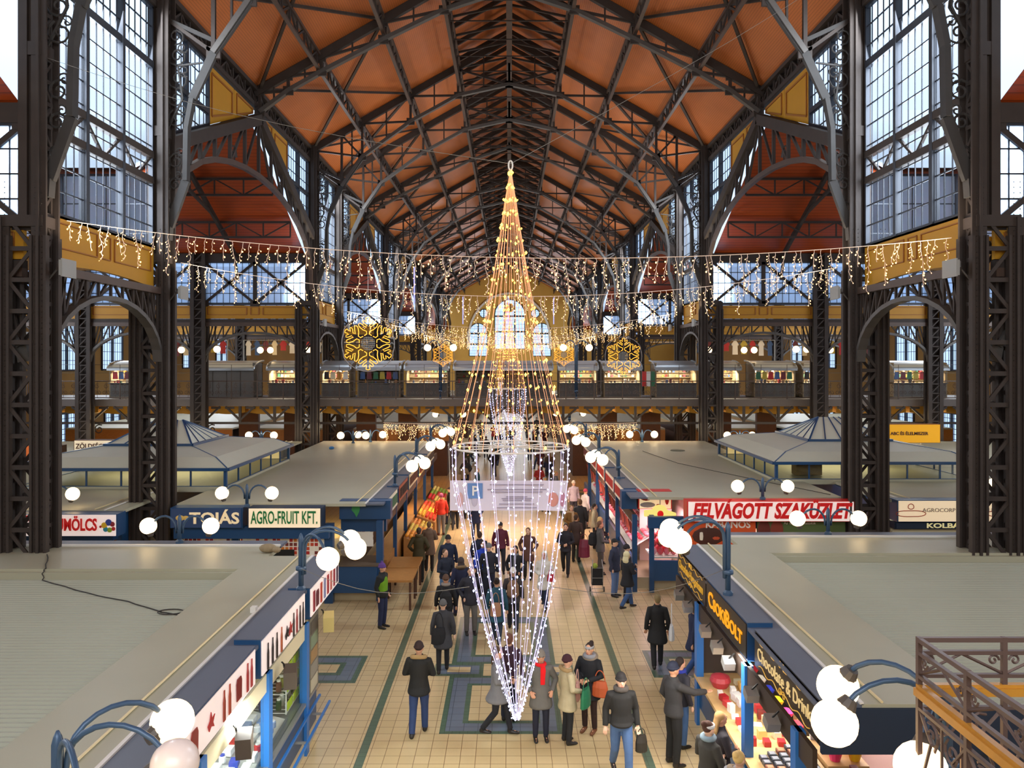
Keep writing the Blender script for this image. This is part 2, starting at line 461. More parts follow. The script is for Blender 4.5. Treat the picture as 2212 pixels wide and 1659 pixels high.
# ---- clerestory of the nave
for s in (-1, 1):
    for k in range(0, 10, 2):
        a, b = ROWS[k] + .3, ROWS[k + 1] - .3
        window([(a, 10.67), (b, 10.67), (b, 17.85), (a, 17.85)], 'X', s * XW, 3, 16 if k < 4 else 9, 12 if k < 4 else 8, bars=(16.1,), thick=.2, truss=(12.63, 13.4))
        ypanel('X', s * XW, a, b, 9.42, 10.67, -s, .15)
        arch_girder('X', s * 10.55, a, b, 9.42, 7.2, 'arched iron girder under the %s ochre band on the %s side of the nave' % (ORD[k // 2], SIDE[s]))
    for k in range(1, 10, 2):                       # gable bays
        a = ROWS[k] + .3; b = ROWS[k + 1] - .3 if k < 9 else 137.5
        m = (a + b) / 2; zl, zr = 14.0, 17.5
        g = lambda y: zr - (zr - zl) * abs(y - m) / (m - a) + .15
        c, d = a + 3.7, b - 3.9
        window([(a, g(a)), (c, g(c)), (c, 17.85), (a, 17.85)], 'X', s * XW, 2, 10 if k < 4 else 6, 6, bars=(16.1,))
        window([(d, g(d)), (b, g(b)), (b, 17.85), (d, 17.85)], 'X', s * XW, 2, 10 if k < 4 else 6, 6, bars=(16.1,))
        TN[0] += 1; t = struct(empty('trim_%d' % TN[0], (s * XW, m, 17)))
        mb = MB(); fr = MB()
        for y0, y1 in ((c, m - 2.5), (m - 2.4, m - .2), (m + .2, m + 2.4), (m + 2.5, d)):
            q = [(y0, g(y0)), (y1, g(y1)), (y1, 17.8), (y0, 17.8)]
            mb.prism([(s * (XW - .05), y, z) for y, z in q], (s * .1, 0, 0))
            cy_ = sum(p[0] for p in q) / 4; cz_ = sum(p[1] for p in q) / 4
            q2 = [(cy_ + (y - cy_) * .82, cz_ + (z - cz_) * .72) for y, z in q]
            for i in range(4): fr.bar((s * (XW - .07), *q2[i]), (s * (XW - .07), *q2[(i + 1) % 4]), .04, .07)
        mb.build('panel', YEL, t); fr.build('moulding', YELD, t)
        t = empty('gable_girder', (s * 10.6, m, 14)); tag(t, 'iron gable girder over the %s side hall opening on the %s' % (ORD[k // 2], SIDE[s]), 'iron girder', 'gable girders over the side halls')
        mb = MB(); mb.path([(s * 10.55, a, zl - .1), (s * 10.55, m, zr - .1), (s * 10.55, b, zl - .1)], .35, .42); mb.build('sloping_chord', IRON, t)
        ap = [Vector((s * 10.55, m - (m - a) * math.cos(PI * i / 16), 11.0 + 4.0 * math.sin(PI * i / 16) ** .8)) for i in range(17)]
        mb = MB(); mb.path(ap, .18, .2); mb.build('arch_rib', IRONB, t)
        mb = MB()
        for i in range(1, 16):
            p = ap[i]; zz = g(p.y) - .3; mb.bar(p, (p.x, p.y, zz), .12, .12)
            o = ap[i + 1] if i < 8 else ap[i - 1]
            if i != 8: mb.bar(p, (p.x, o.y, g(o.y) - .3), .09, .09)
        for y_ in (m - 3, m + 3): scroll(mb, (s * 10.55, y_, 15.1), .4, 1.5, 1, 0, 'YZ', .035)
        mb.build('web', IRON, t)
    t = empty('eave_girder', (s * 10.7, 60, 18)); tag(t, 'long lattice eave girder on top of the %s nave wall' % SIDE[s], 'iron girder')
    mb = MB(); mb.bb(s * 10.6, s * 10.85, ya + 1, yb, 17.88, 18.05); mb.build('bottom_chord', IRON, t)
    mb = MB(); mb.bb(s * 10.55, s * 10.9, ya + 1, yb, 18.55, 18.72); mb.build('top_chord', IRON, t)
    mb = MB(); lattice(mb, (s * 10.7, ya + 1, 18.05), (s * 10.7, yb, 18.05), .5, 190, .07); mb.bb(s * 10.84, s * 10.9, ya + 1, yb, 18.05, 18.55); mb.build('web', IRON, t)

# ---- side halls and lower bays
for s in (-1, 1):
    spans = [(-.6, 17.3)] + [(ROWS[k], ROWS[k + 1]) for k in range(1, 9, 2)] + [(119.4, 139)]
    for n, (a, b) in enumerate(spans):
        m = (a + b) / 2; mb = MB(); x0, x1 = s * 11.0, s * 30
        mb.quad((x0, a - .3, 12.85), (x1, a - .3, 12.85), (x1, m, 17.6), (x0, m, 17.6))
        mb.quad((x0, m, 17.6), (x1, m, 17.6), (x1, b + .3, 12.85), (x0, b + .3, 12.85)); struct(mb.build('ceiling', PLANK2))
        if n > 3: continue
        for fr_, zz in ((.3, 14.2), (.62, 15.7)):
            t = empty('purlin', (s * 20, b, zz)); tag(t, '%s lattice purlin under the %s side hall ceiling on the %s' % ('lower' if fr_ < .5 else 'upper', ORD[n], SIDE[s]), 'iron purlin', 'side hall purlins')
            y = b - (b - m) * fr_; mb = MB(); mb.bar((x0, y, zz), (x1, y, zz), .12, .1); mb.build('top_chord', IRON, t)
            mb = MB(); mb.bar((x0, y, zz - .75), (x1, y, zz - .75), .12, .1); mb.build('bottom_chord', IRON, t)
            mb = MB(); lattice(mb, (x0, y, zz - .75), (x1, y, zz - .75), .75, 14, .06); mb.build('web', IRON, t)
        for xx in (14.6, 18.6, 22.8):
            t = empty('side_truss', (s * xx, m, 12)); tag(t, 'raking iron truss %s in the %s side hall on the %s' % ({14.6: 'by the nave', 18.6: 'midway', 22.8: 'farthest out'}[xx], ORD[n], SIDE[s]), 'roof truss', 'side hall trusses')
            mb = MB(); mb.path([(s * xx, a, 12.7), (s * xx, m, 17.3), (s * xx, b, 12.7)], .16, .2); mb.build('top_chord', IRON, t)
            mb = MB(); lo = [Vector((s * xx, m - (m - a) * math.cos(PI * i / 10), 11.6 + 3.6 * math.sin(PI * i / 10))) for i in range(11)]
            mb.path(lo, .12, .14); mb.build('bottom_chord', IRON, t)
            mb = MB()
            for i in range(1, 10):
                p = lo[i]; mb.bar(p, (p.x, p.y, 17.3 - 4.6 * abs(p.y - m) / (m - a)), .07, .07)
                o = lo[i + (1 if i < 5 else -1)]
                if i != 5: mb.bar(p, (p.x, o.y, 17.3 - 4.6 * abs(o.y - m) / (m - a)), .06, .06)
            mb.build('web', IRON, t)
    for k in range(0, 10, 2):                        # flat roofs of the low bays
        mb = MB(); mb.bb(s * 10.9, s * 30, ROWS[k] + .2, ROWS[k + 1] - .2, 9.95, 10.05); struct(mb.build('ceiling', YEL))
    # transverse clerestory walls facing the entrance
    for n, yy in enumerate((17.3, 41.3, 65.3, 89.3)):
        xs = [10.9, 16.65, 22.8, 29.6] if n < 3 else [10.9, 16.65]
        for i in range(len(xs) - 1):
            a, b = sorted((s * (xs[i] + (.25 if i else 0)), s * (xs[i + 1] - .25)))
            window([(a, 10.3), (b, 10.3), (b, 12.55), (a, 12.55)], 'Y', yy, 1, 16, 4, xb=True, gm=FROST)
            window([(a, 10.2), (b, 10.2), (b, 12.9), (a, 12.9)], 'Y', (23.4, 47.4, 71.4, 95.4)[n], 2, 8, 3, gm=FROST)
            ypanel('Y', yy, a, b, 9.5, 10.2, -1)
            mb = MB(); mb.bb(a, b, yy - .1, yy + .1, 12.55, 13.0); mb.bb(a, b, yy - .1, yy + .1, 9.3, 9.48); TN[0] += 1; struct(mb.build('trim_%d' % TN[0], IRON))
            arch_girder('Y', yy, a, b, 9.3, 7.2, 'arched iron girder in the %s cross wall, %s bay %s of the nave' % (ORD[n], ('first', 'second', 'third')[i], SIDE[s]))
    # outer walls
    hs = []
    for y in (26, 32.3, 38.6, 52, 58, 72, 80):
        hs += [[(y - 1.5, 6.6), (y + 1.5, 6.6), (y + 1.5, 9.6), (y, 10.6), (y - 1.5, 9.6)], [(y - 1.1, 1.6), (y + 1.1, 1.6), (y + 1.1, 3.7), (y - 1.1, 3.7)]]
    holed('wall_' + SIDE[s], 'X', s * 30, [(Y0, 0), (140, 0), (140, 13.2), (Y0, 13.2)], hs, mat('dim ochre plaster', '8c6a34', .8, 0, .1, .6))  # darker copy of the ochre plaster, dimness put into its colour
    for h in hs: window(h, 'X', s * 29.95, 2, 8, 6)

# ---- columns (one prototype each side)
def column(s, detail, name='column'):
    t = empty(name)
    q = -s; ZL = 10.4                                  # above ZL only the half toward the nave goes on up
    for i, (x, y) in enumerate(((-.41, -.24), (.41, -.24), (-.41, .24), (.41, .24))):
        zt = ZE if x * q > 0 else ZL
        mb = MB()
        mb.bb(x - .17, x + .16, y - .03, y + .03, 0, zt); mb.bb(x - .03, x + .03, y - .1, y + .1, 0, zt)
        mb.bb(x - .19, x - .13, y - .07, y + .07, 0, 10); mb.bb(x + .12, x + .18, y - .07, y + .07, 0, 10)
        if detail and y < 0:
            for j in range(70):
                for dx in (-.07, .07): mb.oct((x + dx, y - .035, 2.9 + j * .12), .018)
        mb.build('leg', IRON, t)
    for y in (-.24, .24): mb = MB(); mb.bb(q * .06 - .1, q * .06 + .1, y - .05, y + .05, ZL, ZE); mb.build('upper_leg', IRON, t)
    mb = MB(); n = 15
    for y in (-.26, .26):
        for j in range(n):
            z = 10.4 * j / n
            mb.box((0, y, z), (.6, .04, .1)); mb.bar((-.28 if j % 2 else .28, y, z), (.28 if j % 2 else -.28, y, z + 10.4 / n), .08, .035, up=(0, 1, 0))
    mb.build('front_lacing', IRON, t)
    mb = MB()
    for x in (-.43, .43):
        m = 36 if x * q > 0 else 20
        for j in range(m):
            z = .5 * j; mb.box((x, 0, z), (.04, .42, .09)); mb.bar((x, -.2 if j % 2 else .2, z), (x, .2 if j % 2 else -.2, z + .5), .035, .07)
    mb.build('side_lacing', IRON, t)
    mb = MB(); mb.bb(q * .04, q * .36, -.2, -.14, ZL, ZE); mb.bb(q * .04, q * .3, .1, .14, ZL, ZE); mb.bb(-.5, .5, -.3, .3, 10.2, 10.45); mb.bb(q * .0, q * .48, -.28, .28, 14.0, 14.3); mb.build('web_plate', IRON, t)
    mb = MB(); mb.bb(-.65, .65, -.5, .5, 0, .5); mb.bb(-.55, .55, -.4, .4, .5, .9); mb.build('base', IRON, t)
    # curved strut reaching up to the truss, toward the nave (-s)
    st = [(q * .47, 0, 10.9), (q * .5, 0, 11.3), (q * 1.0, 0, 12.7), (q * 1.03, 0, 14.3), (q * 1.2, 0, 15.2), (q * 1.85, 0, 16.6), (q * 2.95, 0, 18.2)]
    mb = MB(); mb.path(st, .14, .24); mb.build('curved_strut', IRONS, t)
    mb = MB()
    for z, r in ((11.9, .2), (12.6, .22), (13.3, .26), (14.6, .3), (15.2, .26), (15.8, .34), (16.5, .3), (17.1, .26)):
        c = (q * (.45 + r * .95), 0, z); scroll(mb, c, r, 1.4, 1, z, 'XZ', .028); scroll(mb, (c[0] + q * r * .5, 0, z + .25), r * .6, 1.2, -1, z + 2, 'XZ', .022)
    mb.path([(q * .45, 0, 14.3), (q * .9, 0, 15.2), (q * .75, 0, 16.2), (q * 1.5, 0, 16.3)], .05, .05)
    mb.path([(q * .45, 0, 17.6), (q * 2.0, 0, 16.9)], .08, .12)
    mb.build('scrollwork', IRONS, t)
    if detail:                                    # braced foot of the floodlight arm
        mb = MB(); mb.tube([(q * .5, -.1, 9.0), (q * .75, -.1, 9.3), (q * .75, -.1, 9.45)], .02, 5); mb.build('lamp_arm', IRONG, t)
    return t
CP = {}
def colproto(s, d):
    if (s, d) not in CP: CP[(s, d)] = [column(s, d), False]
    return CP[(s, d)]
def put_column(s, x, y, d, label):
    p = colproto(s, d)
    if not p[1]: p[1] = True; tree(p[0]); o = p[0]; o.location = (x, y, 0)
    else: o = dup(p[0], (x, y, 0))
    tag(o, label, 'iron column', 'iron columns of the hall'); return o
for n, y in enumerate(ROWS):
    for s in (-1, 1):
        put_column(s, s * (XI + .44), y, n < 2, '%s tall riveted iron column along the %s side of the nave' % (ORD[n], SIDE[s]))
for s in (-1, 1):                                 # columns of the cross wall, lower
    for n, y in enumerate((41.3, 65.3)):
        for i, x in enumerate((16.65, 22.8)):
            t = empty('side_column', (s * x, y, 0)); tag(t, 'iron column in the %s cross wall, %s from the nave on the %s' % (('nearer', 'farther')[n], ('first', 'second')[i], SIDE[s]), 'iron column', 'iron columns of the hall')
            mb = MB()
            for dx in (-.3, .3):
                for dy in (-.2, .2): mb.bb(s * x + dx - .1, s * x + dx + .1, y + dy - .06, y + dy + .06, 0, 13)
            mb.build('legs', IRON, t)
            mb = MB()
            for j in range(26): mb.bar((s * x - .25, y - .2, j * .5), (s * x + .25, y - .2, j * .5 + .5), .06, .06); mb.bar((s * x - .25, y - .2, j * .5), (s * x + .25, y - .2, j * .5), .06, .06)
            mb.bb(s * x - .25, s * x + .25, y, y + .05, 0, 13); mb.build('lacing', IRON, t)

# ---- nave roof trusses
LOWA = [(9.0, 16.6), (7.9, 18.2), (5.3, 20.1), (2.75, 21.5), (0, 22.1)]
LOWB = [(10.5, 17.7), (9.3, 18.6), (7.9, 19.4), (5.3, 20.75), (2.75, 22.0), (0, 22.9)]
def truss(y, low, label):
    t = empty('roof_truss', (0, y, 18)); tag(t, label, 'roof truss', 'iron roof trusses of the nave')
    for s in (-1, 1):
        mb = MB(); mb.bar((s * 10.7, y, ztop(10.7) - .2), (0, y, ztop(0) - .2), .22, .34); mb.build('rafter', IRON, t)
    lo = [(-x, z) for x, z in low] + [(x, z) for x, z in low[::-1][1:]]
    mb = MB(); mb.path([(x, y, z) for x, z in lo], .24, .16); mb.build('tie_chord', IRONG, t)
    for s in (-1, 1):
        mb = MB(); pr = [(x, z) for x, z in low]
        for i, (x, z) in enumerate(pr):
            zt = ztop(x) - .3
            if zt - z > .3: mb.bar((s * x, y, z), (s * x, y, zt), .12, .12)
            if i + 1 < len(pr):
                x2, z2 = pr[i + 1]; mb.bar((s * x, y, zt), (s * x2, y, z2), .1, .1)
                xm = (x + x2) / 2; mb.bar((s * xm, y, (z + z2) / 2), (s * xm, y, ztop(xm) - .3), .07, .07)
            mb.box((s * x, y, z), (.42, .1, .36)); mb.box((s * x, y, zt), (.36, .1, .3))
        if low is LOWA: mb.bar((s * 10.6, y, ZE - .2), (s * 7.9, y, 18.2), .1, .1); mb.bar((s * 10.6, y, ZE - 1), (s * 9.0, y, 16.6), .1, .1)
        mb.build('web', IRON, t)
    return t
ally = sorted([(y, LOWA) for y in ROWS] + [(y, LOWB) for y in MIDS])
for n, (y, l) in enumerate(ally): truss(y, l, 'iron roof truss across the nave at bay line %s from the front' % (['one', 'two', 'three', 'four', 'five', 'six', 'seven', 'eight', 'nine', 'ten', 'eleven', 'twelve', 'thirteen', 'fourteen', 'fifteen'][n]))
for s in (-1, 1):
    for i, x in enumerate((8.0, 5.3, 2.7)):
        t = empty('purlin', (s * x, 70, ztop(x))); tag(t, '%s lattice purlin along the %s slope of the nave roof' % (('lowest', 'middle', 'uppermost')[i], SIDE[s]), 'iron purlin')
        zt = ztop(x) - .08; h = .62 if i < 2 else 1.1
        mb = MB(); mb.bb(s * x - .1, s * x + .1, 14, 139, zt - .12, zt); mb.build('top_chord', IRONB, t)
        mb = MB(); mb.bb(s * x - .075, s * x + .075, 14, 139, zt - h - .08, zt - h); mb.build('bottom_chord', IRONB, t)
        mb = MB(); lattice(mb, (s * x, 14, zt - h), (s * x, 139, zt - h), h, 125, .07); mb.build('web', IRON, t)
    Yb = [17.3] + [y for y, l in ally[1:]]
    for n in range(len(Yb) - 1):                  # wind braces under the boards
        for (xa, xb_) in ((10.5, 5.3), (5.3, 10.5)):
            a, b = Yb[n], Yb[n + 1]
            if b > 100: continue
            mb = MB(); mb.bar((s * xa, a, ztop(xa) - .15), (s * xb_, b, ztop(xb_) - .15), .12, .1)
            tag(mb.build('wind_brace', IRON), 'iron wind brace %s under the %s roof slope, bay %d from the front' % ('rising away' if xa > xb_ else 'falling away', SIDE[s], n + 1), 'iron brace', 'roof wind braces')
mb = MB(); mb.bb(-.14, .14, 14, 139, ztop(0) - 1.55, ztop(0) - 1.2); t = mb.build('ridge_beam', IRONB); tag(t, 'long iron ridge beam down the middle of the nave roof', 'iron beam', kind='thing')
mb = MB()
for s in (-1, 1): mb.bar((s * 2.7, 0, ztop(2.7) + .35), (0, 0, ztop(0) + .35), .12, .22); mb.bar((s * 2.6, 0, ztop(2.7) - .1), (s * .1, 0, ztop(0) - 1.1), .08, .1)
mb.bar((-2.7, 0, ztop(2.7) - .3), (2.7, 0, ztop(2.7) - .3), .05, .05); mb.bar((0, 0, ztop(0) - 1.4), (0, 0, ztop(0) + .4), .1, .1)
rf = mb.build('ridge_rafter', IRON); rf.location = (0, 15, 0); tag(rf, 'small iron gable frame in the raised ridge of the nave roof', 'iron frame', 'ridge frames'); 
for n in range(1, 60): dup(rf, (0, 15 + n * 2.05, 0))

# ---- end wall
def arched(x, z0, w, h):
    return [(x - w, z0), (x + w, z0), (x + w, z0 + h)] + [(x + w * math.cos(a * PI / 10), z0 + h + w * math.sin(a * PI / 10)) for a in range(1, 10)] + [(x - w, z0 + h)]
EW = 138.9; hs = []
for x, z0, w, h in ((0.1, 9.5, 2.7, 6.2), (-5.6, 8.2, 1.6, 4.3), (5.9, 8.2, 1.6, 4.3)):
    hs.append(arched(x, z0, w, h)); window(hs[-1], 'Y', EW, 3 if w > 2 else 2, 10, 12, bars=(z0 + h * .5, z0 + h * .95), thick=.25)
for x in (-4.6, 4.7):
    hs.append([(x + .75 * math.cos(a * PI / 8), 15.9 + .75 * math.sin(a * PI / 8)) for a in range(16)]); window(hs[-1], 'Y', EW, 2, 4, 4)
holed('wall_back', 'Y', 139, [(-31, 0), (31, 0), (31, 26), (-31, 26)], hs, OCH)
TN[0] += 1
mb = MB(); ap = [Vector((-7.4, 138.8, 9.5))] + [Vector((7.4 * math.cos(PI - a * PI / 16), 138.8, 11 + 8.5 * math.sin(a * PI / 16))) for a in range(17)] + [Vector((7.4, 138.8, 9.5))]
mb.path(ap, .5, .35); struct(mb.build('trim_%d' % TN[0], WHITE))
t = empty('wall_clock', (0.1, 138.6, 16.9)); tag(t, 'round clock hanging in the big arched end window', 'clock')
mb = MB(); mb.prism([(0.1 + .8 * math.cos(a * PI / 12), 138.55, 16.9 + .8 * math.sin(a * PI / 12)) for a in range(24)], (0, .2, 0)); mb.build('case', GOLD, t)
mb = MB(); mb.prism([(0.1 + .62 * math.cos(a * PI / 12), 138.5, 16.9 + .62 * math.sin(a * PI / 12)) for a in range(24)], (0, .05, 0)); mb.build('dial', mat('clock dial', '5a4a28', .5), t)
mb = MB(); mb.bar((.1, 138.45, 16.9), (.35, 138.45, 17.4), .08, .05); mb.bar((.1, 138.45, 16.9), (-.15, 138.45, 16.6), .08, .05); mb.build('hands', GOLD, t)
# ================================================================ cross gallery with railing and kiosks
GY, GZ = 41.9, 5.13
mb = MB(); mb.bb(-30, 30, GY, 47.6, GZ - .2, GZ); mb.bb(-30, 30, GY - .12, GY, GZ - .36, GZ + .02)
t = mb.build('gallery_deck', mat('gallery fascia', '574e4a', .6, 0, .15, 2)); tag(t, 'upper gallery deck crossing the hall behind the railings', 'gallery', kind='structure')
mb = MB()
for i in range(29):                                   # vaulted ochre soffit boards behind the struts
    x0 = -29 + i * 2.05
    mb.prism([(x0 + .1, 42.9, 4.8)] + [(x0 + .1 + 1.85 * j / 8, 42.9, 4.36 - .1 * math.sin(PI * j / 8)) for j in range(9)] + [(x0 + 1.95, 42.9, 4.8)], (0, 4, 0))
TN[0] += 1; struct(mb.build('trim_%d' % TN[0], YEL))
SP = [(-29.6, -22.9), (-22.7, -16.75), (-16.55, -10.9), (-10.8, 10.8), (10.9, 16.55), (16.75, 22.7), (22.9, 29.6)]
SPN = ['far left end bay', 'second bay left', 'first bay left', 'middle of the nave', 'first bay right', 'second bay right', 'far right end bay']
for (x0, x1), nm in zip(SP, SPN):
    y = GY - .02
    t = empty('gallery_girder', ((x0 + x1) / 2, y, 3.9)); tag(t, 'iron girder with struts under the gallery edge, %s' % nm, 'iron girder', 'girders under the gallery')
    mb = MB(); mb.bar((x0, y, 3.85), (x1, y, 3.85), .1, .12); mb.build('bottom_chord', IRON, t)
    n = max(2, round((x1 - x0) / 2.05)); d = (x1 - x0) / n; mb = MB()
    for i in range(n + 1):
        x = x0 + d * i; mb.bar((x, y, 3.85), (x, y, GZ - .3), .13, .13)
        for q in (-1, 1):
            if x0 - .1 < x + q * d * .4 < x1 + .1: mb.bar((x, y, 4.0), (x + q * d * .42, y, GZ - .38), .1, .1); mb.box((x + q * d * .3, y, GZ - .45), (.5, .06, .12))
    for q, xx in ((1, x0), (-1, x1)): scroll(mb, (xx + q * .35, y, 3.5), .28, 1.4, q, 1, 'XZ', .03)
    mb.build('struts', IRON, t)
    t = empty('railing', ((x0 + x1) / 2, y, GZ)); tag(t, 'wrought iron gallery railing with scrolls, %s' % nm, 'railing', 'gallery railings')
    mb = MB(); mb.bar((x0, y, GZ + 1.0), (x1, y, GZ + 1.0), .06, .05); mb.build('top_rail', IRONB, t)
    mb = MB(); mb.bar((x0, y, GZ + .1), (x1, y, GZ + .1), .04, .05); mb.build('bottom_rail', IRONB, t)
    m = max(3, round((x1 - x0) / 1.5))
    for i in range(m + 1):
        x = x0 + (x1 - x0) * i / m
        mb = MB(); mb.bar((x, y, GZ + .02), (x, y, GZ + 1.0), .05); mb.bar((x, y, GZ + 1), (x, y, GZ + 1.9), .02); mb.build('post', IRONB, t)
        if i < m:
            mb = MB(); L = (x1 - x0) / m
            for j in range(3):
                cx = x + L * (j + .5) / 3
                scroll(mb, (cx - .1, y, GZ + .36), .13, 1.3, 1, 0, 'XZ', .012, 9); scroll(mb, (cx + .1, y, GZ + .36), .13, 1.3, -1, PI, 'XZ', .012, 9)
                scroll(mb, (cx, y, GZ + .72), .15, 1.3, 1, 1, 'XZ', .012, 9); mb.bar((cx, y, GZ + .1), (cx, y, GZ + 1.0), .015)
            mb.build('scroll_panel', IRONB, t)
    mb = MB(); mb.bar((x0, y, GZ + 1.9), (x1, y, GZ + 1.9), .02); mb.bar((x0, y, GZ + 1.45), (x1, y, GZ + 1.45), .015); mb.build('safety_wire', IRONG, t)

KROOF = mat('kiosk roof', '9aa0a6', .35, .5, .08, 2); KBODY = mat('kiosk body', '57534f', .6, 0, .15, 3); KIN = mat('kiosk inside', '8d7a5c', .7)
TUBEL = glow('tube light', 'fff4e0', 9)
GOODC = [mat('good %d' % i, c, .5) for i, c in enumerate(('b3262a', 'd8c9a8', '3c5a8c', 'c98b3a', '6a2430', 'e8e2d8', '2f6a4a', '8c6a50', 'b5a03a', '2a2426'))]
def kiosk(x0, x1, label, shut=False, y=44.2, lit=True):
    t = empty('gallery_kiosk', ((x0 + x1) / 2, y, GZ)); tag(t, label, 'kiosk', 'kiosks on the cross gallery')
    mb = MB(); mb.bb(x0, x1, y + 1.5, y + 1.6, GZ, GZ + 2.0); mb.bb(x0, x0 + .06, y, y + 1.6, GZ, GZ + 2.0); mb.bb(x1 - .06, x1, y, y + 1.6, GZ, GZ + 2.0); mb.bb(x0, x1, y, y + 1.6, GZ, GZ + .04); mb.build('carcass', KIN if not shut else KBODY, t)
    mb = MB(); ps = [(y - .15 + 1.8 * (1 - math.cos(PI / 2 * i / 6)), GZ + 1.62 + .5 * math.sin(PI / 2 * i / 6)) for i in range(7)]
    for (a, b), (c, d) in zip(ps[:-1], ps[1:]): mb.quad((x0 - .05, a, b), (x1 + .05, a, b), (x1 + .05, c, d), (x0 - .05, c, d))
    for e in (x0 - .05, x1 + .05): mb.tube([(e, a, b) for a, b in ps], .05, 5)
    mb.bb(x0 - .05, x1 + .05, y - .2, y - .12, GZ + 1.55, GZ + 1.68); mb.build('curved_roof', KROOF, t)
    if shut:
        mb = MB(); mb.bb(x0 + .06, x1 - .06, y, y + .05, GZ + .04, GZ + 1.6)
        for i in range(1, 4): mb.bar((x0 + (x1 - x0) * i / 4, y - .02, GZ + .1), (x0 + (x1 - x0) * i / 4, y - .02, GZ + 1.55), .03)
        mb.build('shutter', KBODY, t); return t
    mb = MB(); mb.bb(x0 + .06, x1 - .06, y, y + .06, GZ + .04, GZ + .8); mb.bb(x0, x1, y - .15, y + .45, GZ + .8, GZ + .85); mb.build('counter', KBODY, t)
    for z in (1.15, 1.42): mb = MB(); mb.bb(x0 + .06, x1 - .06, y + 1.2, y + 1.5, GZ + z - .02, GZ + z); mb.build('shelf', KIN, t)
    if lit:
        mb = MB(); mb.bb(x0 + .3, x1 - .3, y + .3, y + .36, GZ + 1.55, GZ + 1.6); mb.build('tube_light', TUBEL, t)
        area('kiosk_light', ((x0 + x1) / 2, y + .5, GZ + 1.53), (0, .3, -1), (x1 - x0) * .8, .3, 130, (1, .85, .62))
    return t
def area(name, loc, direction, sx, sy, power, col, spread=PI):
    l = bpy.data.lights.new(name, 'AREA'); l.shape = 'RECTANGLE'; l.size = sx; l.size_y = sy; l.energy = power; l.color = col; l.spread = spread
    o = bpy.data.objects.new(name, l); COL.objects.link(o); o.location = loc
    o.rotation_euler = Vector(direction).to_track_quat('-Z', 'Y').to_euler(); o.visible_camera = False
    return o
kx = lambda px: (px - CX) * 44.2 / F
KL = [(232, 300, 'dim gallery kiosk seen between the two nearest left columns', 0, 1), (425, 552, 'closed grey kiosk left of the third left column', 1, 0), (575, 645, 'dark kiosk with small lamps just left of the third left column', 0, 1),
      (690, 760, 'lit souvenir kiosk below the largest snowflake', 0, 1), (768, 868, 'kiosk with red and black cloths right of the largest snowflake', 0, 0), (872, 972, 'kiosk with white wares below the small left snowflake', 0, 1),
      (978, 1075, 'kiosk half hidden behind the left half of the light tree', 0, 0), (1082, 1196, 'kiosk half hidden behind the right half of the light tree', 0, 0), (1203, 1294, 'grey kiosk with crockery shelves right of the light tree', 0, 1),
      (1300, 1388, 'kiosk below the middle right snowflake', 0, 1), (1412, 1510, 'kiosk with figurines right of the hanging flag', 0, 1), (1545, 1602, 'bright kiosk just right of the third right column', 0, 1),
      (1625, 1722, 'kiosk under a long pink tube light on the right', 0, 1), (1730, 1780, 'narrow kiosk with yellow light beside the right cross wall column', 0, 1), (1925, 2050, 'kiosk with coloured boxes between the two nearest right columns', 0, 1)]
SOUV = []
for i, (a, b, lb, shut, lit) in enumerate(KL):
    a, b = a + 4, b - 4; k = kiosk(kx(a), kx(b), lb, shut, 44.2, lit)
    if shut: continue
    x0, x1 = kx(a), kx(b); n = int((x1 - x0) / .22)
    for z, yy in ((.85, 44.35), (1.15, 45.5), (1.42, 45.5)):
        for j in range(n):
            if R.random() < .2: continue
            h = R.uniform(.1, .22); mb = MB(); c = R.randrange(10)
            p = (x0 + .15 + (x1 - x0 - .3) * (j + .5) / n, yy, GZ + z + .004)
            if R.random() < .5: mb.lathe(p, [(.05, 0), (.06, h * .5), (.025, h * .75), (.03, h)], 6)
            else: mb.box((p[0], p[1], p[2] + h / 2), (.13, .12, h))
            o = mb.build('souvenir', GOODC[c]); tag(o, 'small souvenir on the shelves of a gallery kiosk', 'souvenir', 'souvenirs in the gallery kiosks')
    if i in (3, 4, 12, 13, 14, 0):
        nn = int((x1 - x0 - .5) / .34)
        for j in range(nn + 1):
            x = x0 + .28 + (x1 - x0 - .56) * j / max(1, nn); mb = MB()
            mb.prism([(x - .12, 44.3, GZ + 1.48), (x + .12, 44.3, GZ + 1.48), (x + .15, 44.32, GZ + 1.05), (x - .15, 44.32, GZ + 1.05)], (0, .03, 0))
            tag(mb.build('hanging_cloth', GOODC[(i * 3 + j * 2) % 10]), 'cloth hanging from the roof edge of a gallery kiosk', 'cloth', 'cloths hanging in the gallery kiosks')
# flag between two kiosks
t = empty('flag', (kx(1398), 44.0, GZ + 1)); tag(t, 'red, white and green flag hanging between gallery kiosks', 'flag')
for i, m in enumerate((RED, WHITE, mat('flag green', '2a6a48', .6))):
    mb = MB(); x = kx(1386) + i * .24; mb.bb(x, x + .24, 43.98, 44.0, GZ + .65, GZ + 1.5); mb.build(('red_stripe', 'white_stripe', 'green_stripe')[i], m, t)
mb = MB(); mb.tube([(kx(1386) - .02, 44.03, GZ), (kx(1386) - .02, 44.03, GZ + 1.55)], .015, 5); mb.build('pole', STEEL, t)
